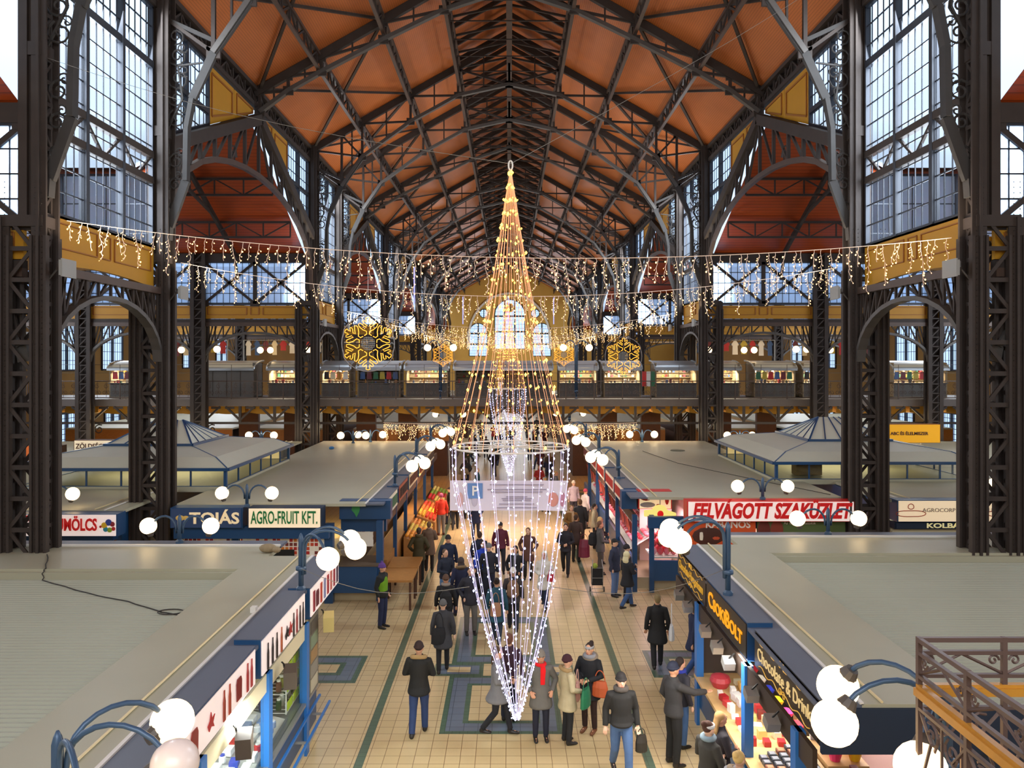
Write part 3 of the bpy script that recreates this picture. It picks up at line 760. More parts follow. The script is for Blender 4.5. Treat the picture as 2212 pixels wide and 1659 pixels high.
# garments hung high behind the gallery arches
gi = 0
for x0, x1, n in ((-22.3, -17.2, 9), (-16.2, -11.4, 9), (11.4, 16.2, 9), (17.2, 22.3, 9)):
    t = empty('garment_rail', ((x0 + x1) / 2, 46.9, 8.5)); tag(t, 'high rail of garments on the gallery, %s' % {-22.3: 'second bay left', -16.2: 'first bay left', 11.4: 'first bay right', 17.2: 'second bay right'}[x0], 'rail', 'garment rails')
    mb = MB(); mb.bar((x0, 46.9, 8.5), (x1, 46.9, 8.5), .04); mb.build('bar', STEEL, t); mb = MB()
    for x in (x0, x1): mb.bar((x, 46.9, GZ), (x, 46.9, 8.5), .05)
    mb.build('stand', STEEL, t)
    for j in range(n):
        x = x0 + (x1 - x0) * (j + .5) / n; w = R.uniform(.14, .19); h = R.uniform(.6, .95); mb = MB()
        mb.prism([(x - w * .4, 46.93, 8.47), (x + w * .4, 46.93, 8.47), (x + w * 1.2, 46.93, 8.25), (x + w, 46.93, 8.15), (x + w * .8, 46.93, 8.22), (x + w * .9, 46.93, 8.47 - h), (x - w * .9, 46.93, 8.47 - h), (x - w * .8, 46.93, 8.22), (x - w, 46.93, 8.15), (x - w * 1.2, 46.93, 8.25)], (0, .06, 0))
        tag(mb.build('hanging_garment', GOODC[(0, 5, 2, 4, 1, 0, 5, 8)[gi % 8]]), 'bright garment hanging on a high rail behind the gallery arches', 'garment', 'garments behind the gallery arches'); gi += 1
# lamps on the gallery
GLOBE = glow('globe light', 'ffd9a0', 6.0, True)
GLOBE0 = mat('unlit globe', 'e9d9d2', .25)
LN = [0]
def lamp(loc, label, arms, ph=1.0, gz=.77, reach=1.0, peak=1.12, gr=.2, unlit=(), collar=True):
    LN[0] += 1
    t = empty('globe_lamp', loc); tag(t, label, 'street lamp', 'blue globe lamps'); x, y, z = loc
    mb = MB(); mb.lathe(loc, [(.09, 0), (.09, .05), (.05, .09)], 8); mb.build('base', LAMPB, t)
    mb = MB(); mb.lathe(loc, [(.05, .05), (.05, ph - .06), (.035, ph), (.012, ph + .05)], 8)
    if collar: mb.lathe((x, y, z + .36), [(.055, 0), (.1, .02), (.1, .08), (.055, .1)], 8)
    mb.build('pole', LAMPB, t, True)
    for i, a in enumerate(arms):
        d = Vector((math.cos(math.radians(a)), math.sin(math.radians(a)), 0)); o = Vector(loc); pts = [o + d * .07 + Z * .3, o + d * .07 + Z * (peak - .45)]
        for j in range(1, 11):
            u = j / 10; an = PI - (PI * .86) * u
            pts.append(o + d * (.07 + (reach - .1) * (1 + math.cos(an)) / 1.9 ) + Z * (peak - .4 + .4 * math.sin(an) - (.16 * u * u)))
        e = pts[-1]; c = o + d * reach + Z * gz
        pts.append(e.lerp(c, .4))
        mb = MB(); mb.tube(pts, .026, 6); mb.build('arm', LAMPB, t, True)
        ax = (c - pts[-2]).normalized()
        mb = MB(); mb.tube([c - ax * (gr + .06), c - ax * (gr * .72)], [gr * .3, gr * .52], 10); mb.build('collar', mat('lamp collar', '4a4440', .5), t)
        mb = MB(); mb.sph(c, gr, 20, 12); mb.build('globe', GLOBE0 if i in unlit else GLOBE, t, True)
    return t
lamp((-3.85, 43.0, GZ), 'globe lamp standing on the gallery left of the light tree', (0, 180), 3.0, 2.85, .72, 3.3)
lamp((3.75, 43.0, GZ), 'globe lamp standing on the gallery right of the light tree', (0, 180), 3.0, 2.85, .72, 3.3)

# ================================================================ stall blocks
RZ = 2.96
def slab(name, label, cat, mbs):
    t = empty(name, mbs[0][1].v[0]); tag(t, label, cat)
    for n, m_, ma in mbs: m_.build(n, ma, t)
    return t
def roof_block(s, xa, xb, ya_, yb_, label, corr=None, canopy=True, ch=0, xc=.53):
    """flat roof of a stall block; xa = face next the aisle (abs), xb far side"""
    t = empty('stall_roof', (s * (xa + xb) / 2, (ya_ + yb_) / 2, RZ)); tag(t, label, 'stall roof', 'stall roofs')
    mb = MB()
    if canopy: mb.bb(s * xa, s * (xa + xc), ya_, yb_ - ch, RZ - .05, RZ); mb.build('canopy_edge', BLUET, t); mb = MB()
    x1 = xa + (xc if canopy else 0)
    if corr:
        c0, y0, y1 = corr
        mb.bb(s * x1, s * c0, ya_, yb_ - ch, RZ - .08, RZ + .004); mb.bb(s * c0, s * xb, y1, yb_ - ch, RZ - .08, RZ + .004)
        mb.bb(s * c0, s * xb, y1 - .1, y1, RZ - .3, RZ - .05)
    else: mb.bb(s * x1, s * xb, ya_, yb_ - ch, RZ - .08, RZ + .004)
    if ch: mb.bb(s * (xa + 1.5), s * xb, yb_ - ch, yb_ - .55, RZ - .08, RZ + .004)
    mb.build('roof_sheet', BEIGE, t)
    if ch:
        mb = MB(); mb.bb(s * (xa + 1.5), s * xb, yb_ - .55, yb_, RZ - .05, RZ); mb.build('rear_canopy_edge', BLUET, t)
        mb = MB(); mb.bb(s * (xa + 1.5), s * xb, yb_ - .6, yb_ - .55, RZ - .05, RZ + .05); mb.build('rear_flashing', WHITE, t)
    if corr:
        mb = MB(); n = int((y1 - y0) / .03); zz = lambda i: RZ - .2 + (.026 if i % 4 in (1, 2) else -.026)
        vs = []; fs = []
        for i in range(n + 1):
            y = y0 + (y1 - y0) * i / n; vs += [(s * c0, y, zz(i)), (s * xb, y, zz(i))]
        fs = [(2 * i, 2 * i + 1, 2 * i + 3, 2 * i + 2) for i in range(n)]
        mb.add(vs, fs); mb.build('corrugated_sheet', CORR, t)
        mb = MB(); mb.bb(s * c0, s * (c0 + .05), y0, y1, RZ - .22, RZ); mb.build('kerb', BEIGE, t)
    mb = MB(); mb.tube([(s * (xa + .81), ya_, RZ + .03), (s * (xa + .81), yb_ - ch, RZ + .03)], .018, 5)
    mb.build('conduit', mat('conduit', 'd8c79a', .5), t)
    mb = MB(); mb.bar((s * (xa + xc), ya_, RZ + .01), (s * (xa + xc), yb_ - ch, RZ + .01), .05, .03); mb.build('flashing', WHITE, t)
    return t
L1 = roof_block(-1, 3.75, 24, 5.5, 18.2, 'pale roof of the near left stall block with blue canopy edge', (5.5, 5.5, 15.7), True, 1.45)
R1 = roof_block(1, 3.8, 24, 9.5, 19.1, 'pale roof of the near right stall block beside the chocolate shop', (5.75, 9.5, 17.0), True, 1.3, .56)
L2 = roof_block(-1, 3.75, 9.9, 22.9, 41.0, 'wide pale roof behind the egg and fruit signs on the left')
R2 = roof_block(1, 3.8, 10.4, 24.0, 41.0, 'wide pale roof behind the red lettered sign on the right')
L3 = roof_block(-1, 11.0, 24, 21.9, 40.8, 'pale roof carrying the glazed pavilion on the left', None, False)
R3 = roof_block(1, 11.5, 26, 23.6, 40.8, 'pale roof carrying the glazed pavilion on the right', None, False)

def vb(s, x0, x1, y0, y1, z0, z1, name, m, par):
    mb = MB(); mb.bb(s * x0, s * x1, y0, y1, z0, z1); return mb.build(name, m, par)
SIGNW = mat('lit sign white', 'f2e6e2', .4, emit='ffe9e0', es=.35)
SIGNC = mat('lit sign cream', 'f3e3c4', .4, emit='ffe2b8', es=.4)
SIGND = mat('sign dark', '2e2620', .4)
# ---- aisle fascia sign boxes, X-facing
def xsign(s, x, y0, y1, name, label, face, body, txt=None, tm=None, size=.3, z0=2.42, z1=2.99, depth=.42, bold=0):
    t = empty(name, (s * x, (y0 + y1) / 2, z0)); tag(t, label, 'shop sign', 'signs along the aisle')
    mb = MB(); mb.bb(s * (x + .02), s * (x + depth), y0, y1, z0, z1); mb.build('box', body, t)
    mb = MB(); mb.bb(s * x, s * (x + .02), y0 + .03, y1 - .03, z0 + .03, z1 - .03); mb.build('face', face, t)
    mb = MB(); mb.bb(s * (x + .01), s * (x + depth), y0, y1, z1, z1 + .012); mb.build('top_sheet', BLUET, t)
    if txt: text('lettering', txt, size, (s * (x - .012), (y0 + y1) / 2, (z0 + z1) / 2), FACE_PX if s < 0 else FACE_NX, tm, t, .006, width=(y1 - y0) * .84, bold=bold, caps=txt.startswith('Csoki'))
    return t
sA = xsign(-1, 3.74, 7.4, 11.35, 'shop_sign', 'white sign with wine bottles and red peppers, nearest on the left', SIGNW, BLUE)
sB = xsign(-1, 3.7, 11.5, 13.95, 'shop_sign', 'white sign with a row of dark bottles, second on the left', SIGNW, BLUE, z0=2.45, z1=3.03)
sC = xsign(-1, 3.68, 14.25, 16.6, 'shop_sign', 'white sign with red packets beside the blue lamp post on the left', SIGNW, BLUE)
s0 = xsign(-1, 3.74, 5.6, 7.35, 'shop_sign', 'white sign at the bottom edge behind the front left lamp', SIGNW, BLUE)
def deco(t, x, ys, kind):
    for i, (y, k, c) in enumerate(ys):
        mb = MB(); z = 2.7
        P = lambda dy, dz: (x, y + dy, z + dz)
        if k == 'b': q = [(-.035, -.2), (.035, -.2), (.035, .05), (.014, .12), (.014, .2), (-.014, .2), (-.014, .12), (-.035, .05)]
        elif k == 'j': q = [(-.09, -.16), (.09, -.16), (.1, .08), (.07, .14), (-.07, .14), (-.1, .08)]
        elif k == 'p': q = [(-.1, -.02), (-.03, .02), (0, .12), (.03, .02), (.12, .05), (.06, -.03), (.1, -.1), (0, -.06), (-.06, -.1)]
        else: q = [(-.055, -.19), (.055, -.19), (.055, .19), (-.055, .19)]
        mb.prism([P(a, b) for a, b in q], (.012, 0, 0)); mb.build('bottle_picture' if k == 'b' else 'jar_picture' if k == 'j' else 'pepper_picture' if k == 'p' else 'packet_picture', mat('print ' + c, c, .5), t)
deco(sA, -3.73, [(7.9, 'b', '8a4a22'), (8.15, 'b', '9c5a30'), (8.6, 'p', 'b02020'), (9.1, 'j', '8c2a22'), (9.6, 'p', 'b02020'), (10.05, 'b', '9a3a28'), (10.25, 'b', 'a8442c'), (10.6, 'j', '7a1c1c'), (10.95, 'b', 'a03030'), (11.12, 'b', 'a83838')], 0)
deco(sB, -3.69, [(11.75, 'b', '20181c'), (11.98, 'b', '20181c'), (12.2, 'b', '28201c'), (12.45, 'b', 'a8542c'), (12.75, 'p', '201818'), (12.95, 'p', 'a02424'), (13.15, 'b', '241c1c'), (13.35, 'b', '8c2c2c'), (13.55, 'b', '241c1c'), (13.75, 'b', '241c1c')], 0)
deco(sC, -3.67, [(14.45, 'k', '8c2430'), (14.7, 'j', '5c2028'), (15.0, 'k', 'b8442c'), (15.28, 'k', '8088b0'), (15.55, 'k', 'a82c34'), (15.82, 'k', 'c06a60'), (16.1, 'k', 'a02c3c'), (16.38, 'k', '3c2444')], 0)
deco(s0, -3.73, [(6.0, 'b', '8a4a22'), (6.4, 'j', '8c2a22'), (6.9, 'p', 'b02020')], 0)
GOLDL = mat('gold paint', 'd8a93c', .35, emit='d8a030', es=.3)
xsign(1, 3.8, 14.85, 17.35, 'shop_sign', 'black sign with gold lettering at the far end of the chocolate shop', SIGND, SIGND, 'Chocolate-Hungaricum', GOLDL, .26)
xsign(1, 3.78, 12.25, 14.75, 'shop_sign', 'dark sign with large yellow CSOKIBOLT letters', SIGND, BLUE, 'CsokiBolt', mat('yellow letter', 'f2a81e', .4, emit='f2a010', es=.45), .4, z1=3.03, bold=.008)
xsign(1, 3.84, 9.55, 12.05, 'shop_sign', 'black sign reading Chocolate in gold, behind the front right lamp', SIGND, SIGND, 'Chocolate & Drink', mat('pale gold letter', 'e8cf9a', .4, emit='e8c880', es=.35), .27)
for y0, y1, o in ((14.9, 17.3, [o for o in COL.objects if o.get('label', '').startswith('black sign with gold')][0]), (9.6, 12.0, [o for o in COL.objects if o.get('label', '').startswith('black sign reading')][0])):
    x = 3.79 if y0 > 12 else 3.83
    mb = MB()
    for z, q in ((2.9, 1), (2.52, -1)):
        m = (y0 + y1) / 2; mb.tube([(x, y0 + .2 + (y1 - y0 - .4) * i / 24, z + .035 * math.sin(i * 1.05) * q) for i in range(25)], .008, 4)
        scroll(mb, (x, m - .07, z), .07, 1.2, 1, 0, 'YZ', .008); scroll(mb, (x, m + .07, z), .07, 1.2, -1, PI, 'YZ', .008)
    mb.build('gold_ornament', GOLDL, o)
# left signs farther on
for s, Ys, cols in ((-1, [(23.6, 25.6, 'd9d3c0', '3c6a50'), (26.0, 28.2, '9c4a2a', '30201c'), (28.6, 31.2, 'c8b890', '5c3020'), (31.8, 34.6, 'b89a60', '6a2a20'), (35, 38, 'd0c4a4', '40302c')], 0),
                    (1, [(25.5, 27.6, 'e8dccc', 'b02424'), (27.9, 30.2, 'ecd8cc', 'b02424'), (30.6, 33.0, 'e0ccc4', 'a82c2c'), (33.4, 36, 'd8c8bc', '8c2c2c'), (36.4, 39, 'd0c0b0', '6c2c2c')], 0)):
    for i, (y0, y1, a, b) in enumerate(Ys):
        t = xsign(s, 3.72 if s < 0 else 3.78, y0, y1, 'shop_sign', '%s sign on the %s row past the cross aisle' % (('first', 'second', 'third', 'fourth', 'fifth')[i], SIDE[s]), mat('sign face ' + a, a, .5), BLUE)
        mb = MB()
        for j in range(9):
            yy = y0 + .2 + (y1 - y0 - .4) * j / 8; mb.bb(s * 3.70 if s < 0 else 3.76, s * 3.72 if s < 0 else 3.78, yy - .05, yy + .06, 2.55, 2.86)
        mb.build('lettering', mat('sign ink ' + b, b, .5), t)
# ---- signs facing the camera across the cross aisle
def ysign(x0, x1, y, z0, z1, name, label, face, body, txt=None, tm=None, size=.4, depth=.5, w=.9, shear=0, bold=.006, cat='shop sign'):
    t = empty(name, ((x0 + x1) / 2, y, z0)); tag(t, label, cat, 'signs across the cross aisle')
    mb = MB(); mb.bb(x0, x1, y + .03, y + depth, z0 - .02, z1 + .018); mb.build('box', body, t)
    mb = MB(); mb.bb(x0 + .04, x1 - .04, y, y + .03, z0, z1); mb.build('face', face, t)
    if txt: text('lettering', txt, size, ((x0 + x1) / 2, y - .012, (z0 + z1) / 2), FACE_CAM, tm, t, .008, width=(x1 - x0) * w, shear=shear, bold=bold)
    return t
GREENL = mat('green letter', '1d7a44', .4)
REDL = mat('red letter', 'd01e20', .4, emit='c01818', es=.15)
ysign(-7.6, -5.45, 22.3, 2.38, 2.93, 'shop_sign', 'white AGRO-FRUIT sign with green letters', SIGNC, NAVY, 'AGRO-FRUIT KFT.', GREENL, .52, bold=.008)
tt = ysign(-9.85, -7.75, 22.3, 2.38, 2.93, 'shop_sign', 'blue sign with cream TOJÁS letters behind the lamp globes', mat('sign blue', '33496f', .4), BLUE, None)
text('lettering', 'TOJÁS', .45, (-8.55, 22.285, 2.64), FACE_CAM, mat('cream letter', 'eed9b0', .4, emit='eed0a0', es=.3), tt, .008, width=1.45, bold=.012)
mb = MB(); mb.sph((-9.55, 22.29, 2.66), .1, 10, 8, 0, (1.3, .1, .8)); mb.sph((-9.38, 22.29, 2.66), .08, 10, 8, 0, (1.3, .1, .8)); mb.build('egg_emblem', mat('egg yellow', 'd9b25a', .5), tt)
t = ysign(-24, -10.95, 21.45, 2.33, 2.92, 'shop_sign', 'pink white fruit sign with red letters between the left columns', SIGNW, BLUE, None)
text('lettering', 'ZÖLDSÉG  GYÜMÖLCS', .46, (-12.97, 21.435, 2.63), FACE_CAM, REDL, t, .008, width=2.95, bold=.014)
for i, (dx, dz, r, c) in enumerate(((0, 0, .12, 'e0b52a'), (.16, .1, .13, '34489a'), (.3, .04, .1, '8c2430'), (.05, -.14, .1, '2a8ca0'), (.2, -.16, .1, '8aa82a'), (.34, -.12, .08, 'b8242a'), (-.14, -.05, .05, 'b8242a'))):
    mb = MB(); mb.sph((-11.3 + dx * .75, 21.44, 2.63 + dz * .8), r * .72, 8, 6, 0, (1, .1, 1)); mb.build('fruit_emblem', mat('emblem ' + c, c, .5), t)
ysign(5.35, 10.4, 23.1, 2.4, 2.98, 'shop_sign', 'long white sign with slanted red FELVÁGOTT letters', SIGNW, RED, 'FELVÁGOTT SZAKÜZLET', REDL, .62, shear=.22, w=.95, bold=.026)
t = ysign(11.75, 26, 23.25, 2.36, 2.98, 'shop_sign', 'cream sign with a thin red trademark oval behind the right columns', SIGNC, BLUE, None)
for xx in (12.5, 15.35): text('lettering', 'AGROCORP KERESKEDELEM', .17, (xx + 1.15, 23.235, 2.7), FACE_CAM, mat('grey letter', '8a8078', .5), t, .005, width=2.3)
for xx in (12.15, 14.9):
    mb = MB(); mb.tube([(xx + .33 * math.cos(a) + .12 * (1 if math.cos(a) > 0 else -1), 23.235, 2.6 + .09 * math.sin(a)) for a in [2 * PI * i / 20 for i in range(20)]], .012, 4, closed=True); mb.tube([(xx + .09 * math.cos(a), 23.235, 2.8 + .08 * math.sin(a) * (1.2 if math.sin(a) > 0 else .8)) for a in [2 * PI * i / 12 for i in range(12)]], .012, 4, closed=True)
    mb.build('trademark', mat('trademark red', 'a84438', .5), t)
t = ysign(11.75, 26, 23.4, 2.11, 2.29, 'shop_sign', 'dark blue strip with pale KOLBÁSZ letters under the cream sign', NAVY, NAVY, None)
text('lettering', 'KOLBÁSZ          ÜZLET', .2, (14.3, 23.385, 2.2), FACE_CAM, mat('pale letter', 'f0e6b0', .4, emit='f0e0a0', es=.3), t, .005, bold=.006, width=3.2)
ysign(11.75, 26, 23.65, 1.55, 2.04, 'shop_sign', 'cream board with brown script under the dark blue strip', CREAM, CREAM, 'Kürtöskalács és finom ételek', mat('brown script', '4a2c20', .5), .3, w=.5, shear=.3)
# corner pieces of the second row
mb = MB(); mb.bb(-5.15, -3.6, 23.3, 23.7, 2.42, 2.98); o = mb.build('corner_fascia', BLUE); tag(o, 'blue corner fascia with a green leaf outline left of the aisle', 'stall fascia')
mb = MB(); mb.prism([(-4.65 + a, 23.28, 2.68 + b) for a, b in ((-.1, .18), (.04, .2), (.13, .08), (.1, -.05), (.02, -.2), (-.04, -.08), (-.13, .02))], (0, .02, 0)); d = mb.build('green_outline', mat('outline green', '2f8a4a', .5)); d.parent = o
mb = MB(); mb.bb(3.66, 4.15, 25.0, 25.4, 2.4, 2.98); tag(mb.build('corner_fascia', BLUE), 'plain blue corner fascia right of the aisle', 'stall fascia')
t = ysign(4.2, 5.3, 25.0, 2.42, 2.96, 'shop_sign', 'picture sign with meat cuts beside the red lettered sign', SIGNC, RED)
for i, (dx, dz, sx, sz, c) in enumerate(((-.3, .1, .2, .12, '7a1c20'), (.05, .13, .12, .1, 'd08aa0'), (.38, .05, .07, .2, 'b82424'), (-.25, -.15, .25, .09, '8a8a94'), (.1, -.18, .08, .06, 'b82020'))):
    mb = MB(); mb.sph((4.75 + dx, 24.99, 2.69 + dz), 1, 10, 6, 0, (sx, .015, sz)); mb.build('meat_picture', mat('meat ' + c, c, .5), t)
t = empty('hanging_sign', (4.75, 24.4, 2.3)); tag(t, 'yellow lit hanging sign with a red emblem', 'shop sign')
mb = MB(); mb.prism([(4.78 + a, 24.3, 2.38 + b) for a, b in ((-.5, .1), (-.25, .12), (-.15, .24), (0, .28), (.15, .24), (.25, .1), (.5, .02), (.5, -.2), (.25, -.14), (.15, -.28), (0, -.32), (-.15, -.26), (-.25, -.1), (-.5, -.08))], (0, .12, 0)); mb.build('board', glow('sign yellow', 'f6e27a', 1.0), t)
mb = MB(); mb.sph((4.78, 24.29, 2.38), .1, 10, 8, 0, (1, .1, 1.1)); mb.build('emblem', mat('emblem red', 'd81414', .4, emit='d81010', es=.5), t)
mb = MB(); mb.tube([(4.78, 24.36, 2.65), (4.78, 24.36, 2.95)], .015, 5); mb.build('hanger', STEEL, t)

# ---- stall bodies
def body(label, parts, loc):
    t = empty('market_stall', loc); tag(t, label, 'market stall', 'market stalls')
    for name, m, boxes in parts:
        for b in boxes: mb = MB(); mb.bb(*b); mb.build(name, m, t)
    return t
PLINTH = mat('tiled plinth', 'b8a888', .5, 0, .1, 4)
# near left stall
LX = -3.72
st = body('near left delicatessen stall with glass front and blue posts', [
    ('plinth', PLINTH, [(LX - 1.0, LX - .02, 6, 14.9, 0, .28)]),
    ('counter_front', BLUE, [(LX - .1, LX - .02, 6, 14.9, .28, .92)]),
    ('counter_top', STEEL, [(LX - 1.1, LX + .02, 6, 14.9, .92, .97)]),
    ('post', BLUEB, [(LX - .1, LX + .03, y - .09, y + .09, 0, 2.4) for y in (9.3, 11.9, 14.1)]),
    ('rear_wall', CREAM, [(LX - 5.5, LX - .1, 14.9, 15.0, 0, 2.4)]),
    ('back_wall', CREAM, [(LX - 3.0, LX - 2.9, 6, 14.9, 0, 2.4)]),
    ('header_band', CREAM, [(LX - .06, LX - .01, 6, 14.9, 2.12, 2.4)]),
    ('glass_front', GLASS, [(LX - .07, LX - .05, 9.4, 11.8, .97, 2.1), (LX - .07, LX - .05, 12.0, 14.0, .97, 2.1), (LX - .07, LX - .05, 6.1, 9.2, .97, 2.1)]),
    ('bag_rail', BLUEB, [(LX + .03, LX + .07, 6, 14.9, .72, .76), (LX + .22, LX + .26, 6, 14.9, .6, .64)] ),
    ('rail_bracket', STEEL, [(LX + .0, LX + .26, y - .015, y + .015, .58, .62) for y in (9.8, 10.8, 12.4, 13.3, 14.4)]),
    ('end_panel', mat('poster panel', '6a6458', .5), [(LX - .1, LX + .02, 14.25, 14.9, .97, 2.4)]),
    ], (LX, 10, 0))
for i in range(5):
    mb = MB(); mb.bb(LX + .02, LX + .03, 14.32, 14.8, 1.02 + i * .27, 1.25 + i * .27); mb.build('poster', mat('poster %d' % i, ('b8b098', '8a8478', '9a7a50', '7a8a70', '504a44')[i], .5), st)
mb = MB(); mb.bb(LX - 1.6, LX - 1.55, 6.5, 14, 2.55, 2.6); mb.build('tube_light', TUBEL, st)
area('stall_light', (LX - .9, 10.5, 2.38), (.1, 0, -1), .6, 8, 420, (.94, 1, .96))
# near right chocolate shop
RX = 3.75
st = body('chocolate shop stall with blue posts and wooden counters', [
    ('plinth', PLINTH, [(RX + .02, RX + 1, 9.5, 15.4, 0, .35)]),
    ('counter_front', BLUE, [(RX + .02, RX + .1, 9.5, 15.4, .35, .9)]),
    ('counter_top', mat('counter wood', 'd2ae78', .45, 0, .15, 6), [(RX - .05, RX + 1.0, 9.5, 15.4, .9, .96)]),
    ('post', BLUEB, [(RX - .04, RX + .1, y - .09, y + .09, 0, 2.4) for y in (10.05, 12.2, 15.3)]),
    ('back_wall', mat('pink wall', 'caa8a8', .6), [(RX + 2.2, RX + 2.3, 9.65, 15.4, 0, 2.4)]),
    ('rear_wall', mat('rear dark', '3a302a', .6), [(RX + .1, RX + 6.5, 15.4, 15.5, 0, 2.4)]),
    ('header_band', DARKB, [(RX + .0, RX + .06, 9.5, 17.3, 2.08, 2.4)]),
    ('tall_display', mat('display wood', 'caa06a', .5, 0, .15, 6), [(RX + 1.2, RX + 1.8, 13.2, 13.4, .96, 1.7), (RX + .9, RX + 1.5, 11.2, 12.1, .96, 1.3)]),
    ('near_end', NAVY, [(RX + .1, 24, 9.46, 9.52, 2.36, 2.92)]),
    ('near_end_wall', mat('near end wall', '232f42', .6), [(RX + 1.4, 24, 9.55, 9.65, 0, 2.36)]),
    ], (RX, 12, 0))
area('stall_light', (RX + .8, 12.4, 2.36), (-.1, 0, -1), .5, 5.5, 220, (1, .93, .85))
mb = MB(); mb.bb(RX + 1.2, RX + 1.25, 9.8, 15, 2.5, 2.55); mb.build('tube_light', TUBEL, st)
# second row left: blue corner stall, tiled front
MOS = bpy.data.materials.new('mosaic pictures'); MOS.use_nodes = True; nt = MOS.node_tree; bs = nt.nodes['Principled BSDF']
tc = nt.nodes.new('ShaderNodeTexCoord'); mp = nt.nodes.new('ShaderNodeMapping'); mp.inputs['Scale'].default_value = (1.6, 1.6, 1.6)
vo = nt.nodes.new('ShaderNodeTexVoronoi'); vo.inputs['Randomness'].default_value = 0; vo.distance = 'CHEBYCHEV'; rp = nt.nodes.new('ShaderNodeValToRGB'); rp.color_ramp.interpolation = 'CONSTANT'
el = rp.color_ramp.elements; el[0].color = srgb(176, 40, 34); el[1].position = .2; el[1].color = srgb(232, 222, 202)
for p, c in ((.4, (206, 120, 44)), (.55, (120, 48, 40)), (.7, (240, 234, 220)), (.85, (196, 70, 40))): q = el.new(p); q.color = srgb(*c)
sx = nt.nodes.new('ShaderNodeSeparateColor'); mxm = nt.nodes.new('ShaderNodeMix'); mxm.data_type = 'RGBA'; mxm.inputs[7].default_value = srgb(238, 230, 214)
gt = nt.nodes.new('ShaderNodeMath'); gt.operation = 'GREATER_THAN'; gt.inputs[1].default_value = .4
for a, b in ((tc.outputs['Object'], mp.inputs[0]), (mp.outputs[0], vo.inputs['Vector']), (vo.outputs['Color'], sx.inputs[0]), (sx.outputs[0], rp.inputs[0]), (vo.outputs['Distance'], gt.inputs[0]), (gt.outputs[0], mxm.inputs[0]), (rp.outputs[0], mxm.inputs[6]), (mxm.outputs[2], bs.inputs['Base Color'])): nt.links.new(a, b)
st = body('blue egg and fruit stall with picture tiles, left past the cross aisle', [
    ('base_panel', BLUE, [(-9.9, -4.3, 23.1, 23.25, .3, 1.05)]), ('plinth', PLINTH, [(-9.9, -3.95, 23.2, 30, 0, .3)]),
    ('frieze', BLUE, [(-9.85, -5.3, 22.55, 22.75, 2.0, 2.36), (-5.2, -3.8, 23.75, 23.95, 1.95, 2.4)]),
    ('tiled_panel', MOS, [(-9.7, -8.3, 22.9, 22.96, 1.55, 1.98), (-8.0, -5.5, 22.9, 22.96, 1.0, 1.98), (-5.1, -4.2, 23.7, 23.76, 1.5, 1.95)]),
    ('post', BLUE, [(-5.5, -5.25, 22.85, 23.1, 0, 2.36), (-4.0, -3.8, 23.1, 23.3, 0, 2.4), (-8.25, -8.05, 22.85, 23.0, 0, 2.36)]),
    ('corner_counter', BLUE, [(-5.25, -3.95, 22.9, 23.7, .3, 1.1)]), ('counter_top', mat('counter dark', '5a4a3a', .5), [(-5.25, -3.9, 22.85, 24, 1.1, 1.15)]),
    ('window_opening', BLACK, [(-7.6, -6.4, 22.86, 22.9, 1.15, 1.6)]), ('back_wall', WOODD, [(-5.2, -5.1, 24, 40.5, 0, 2.85)]),  # black panel stands in for the shade inside an opening
    ('aisle_counter', WOOD, [(-4.4, -3.85, 24.2, 40, .3, .95)]), ('aisle_post', BLUE, [(-3.9, -3.78, y, y + .12, 0, 2.4) for y in (25.8, 28.4, 31.4, 34.8, 38.2)]),
    ('top_band', WOODD, [(-3.9, -3.8, 24, 40.5, 2.1, 2.4)])], (-4, 24, 0))
area('stall_light', (-4.4, 32, 2.36), (.25, 0, -1), .4, 15, 420, (1, .78, .42))
# second row right: butchers
st = body('blue butcher stall with pink lit meat cases, right past the cross aisle', [
    ('plinth', PLINTH, [(3.95, 10, 24.4, 40, 0, .35)]), ('base_panel', BLUE, [(4.4, 10.3, 24.0, 24.1, .35, .98)]), ('aisle_base', BLUE, [(3.9, 4.0, 24.3, 40, .35, .95)]),
    ('post', BLUE, [(3.85, 4.0, 24.0, 24.15, 0, 2.4), (4.38, 4.52, 23.95, 24.1, 0, 2.4), (5.55, 5.72, 23.95, 24.1, 0, 2.4)] + [(3.8, 3.95, y, y + .14, 0, 2.4) for y in (27.4, 30.4, 33.6, 37)]),
    ('frieze', BLUE, [(4.3, 10.3, 23.7, 23.9, 2.05, 2.4)]), ('poster_wall', mat('orange poster', 'd8541e', .5), [(5.35, 7.55, 23.55, 23.6, 1.55, 2.36)]), ('poster_wall_green', mat('green poster', '5a6a3a', .5), [(7.6, 10.3, 23.55, 23.6, 1.55, 2.36)]),
    ('back_wall', mat('butcher wall', 'd8c0b8', .6), [(5.8, 5.9, 24.2, 40, 0, 2.85), (4.5, 5.6, 26.5, 26.6, 0, 2.85)]), ('top_band', WOODD, [(3.9, 4.0, 24.3, 40, 2.1, 2.4)]),
    ('display_glass', GLASS, [(4.55, 5.55, 24.02, 24.04, 1.0, 2.0)])], (4.5, 24.5, 0))
text('poster_lettering', 'KABANOS', .3, (6.7, 23.54, 2.2), FACE_CAM, mat('poster white', 'f0e4d8', .5), st, .004, bold=.008)
text('poster_lettering', 'Az ízesebb kóstolók', .12, (8.9, 23.54, 2.25), FACE_CAM, mat('poster white', 'f0e4d8', .5), st, .004)
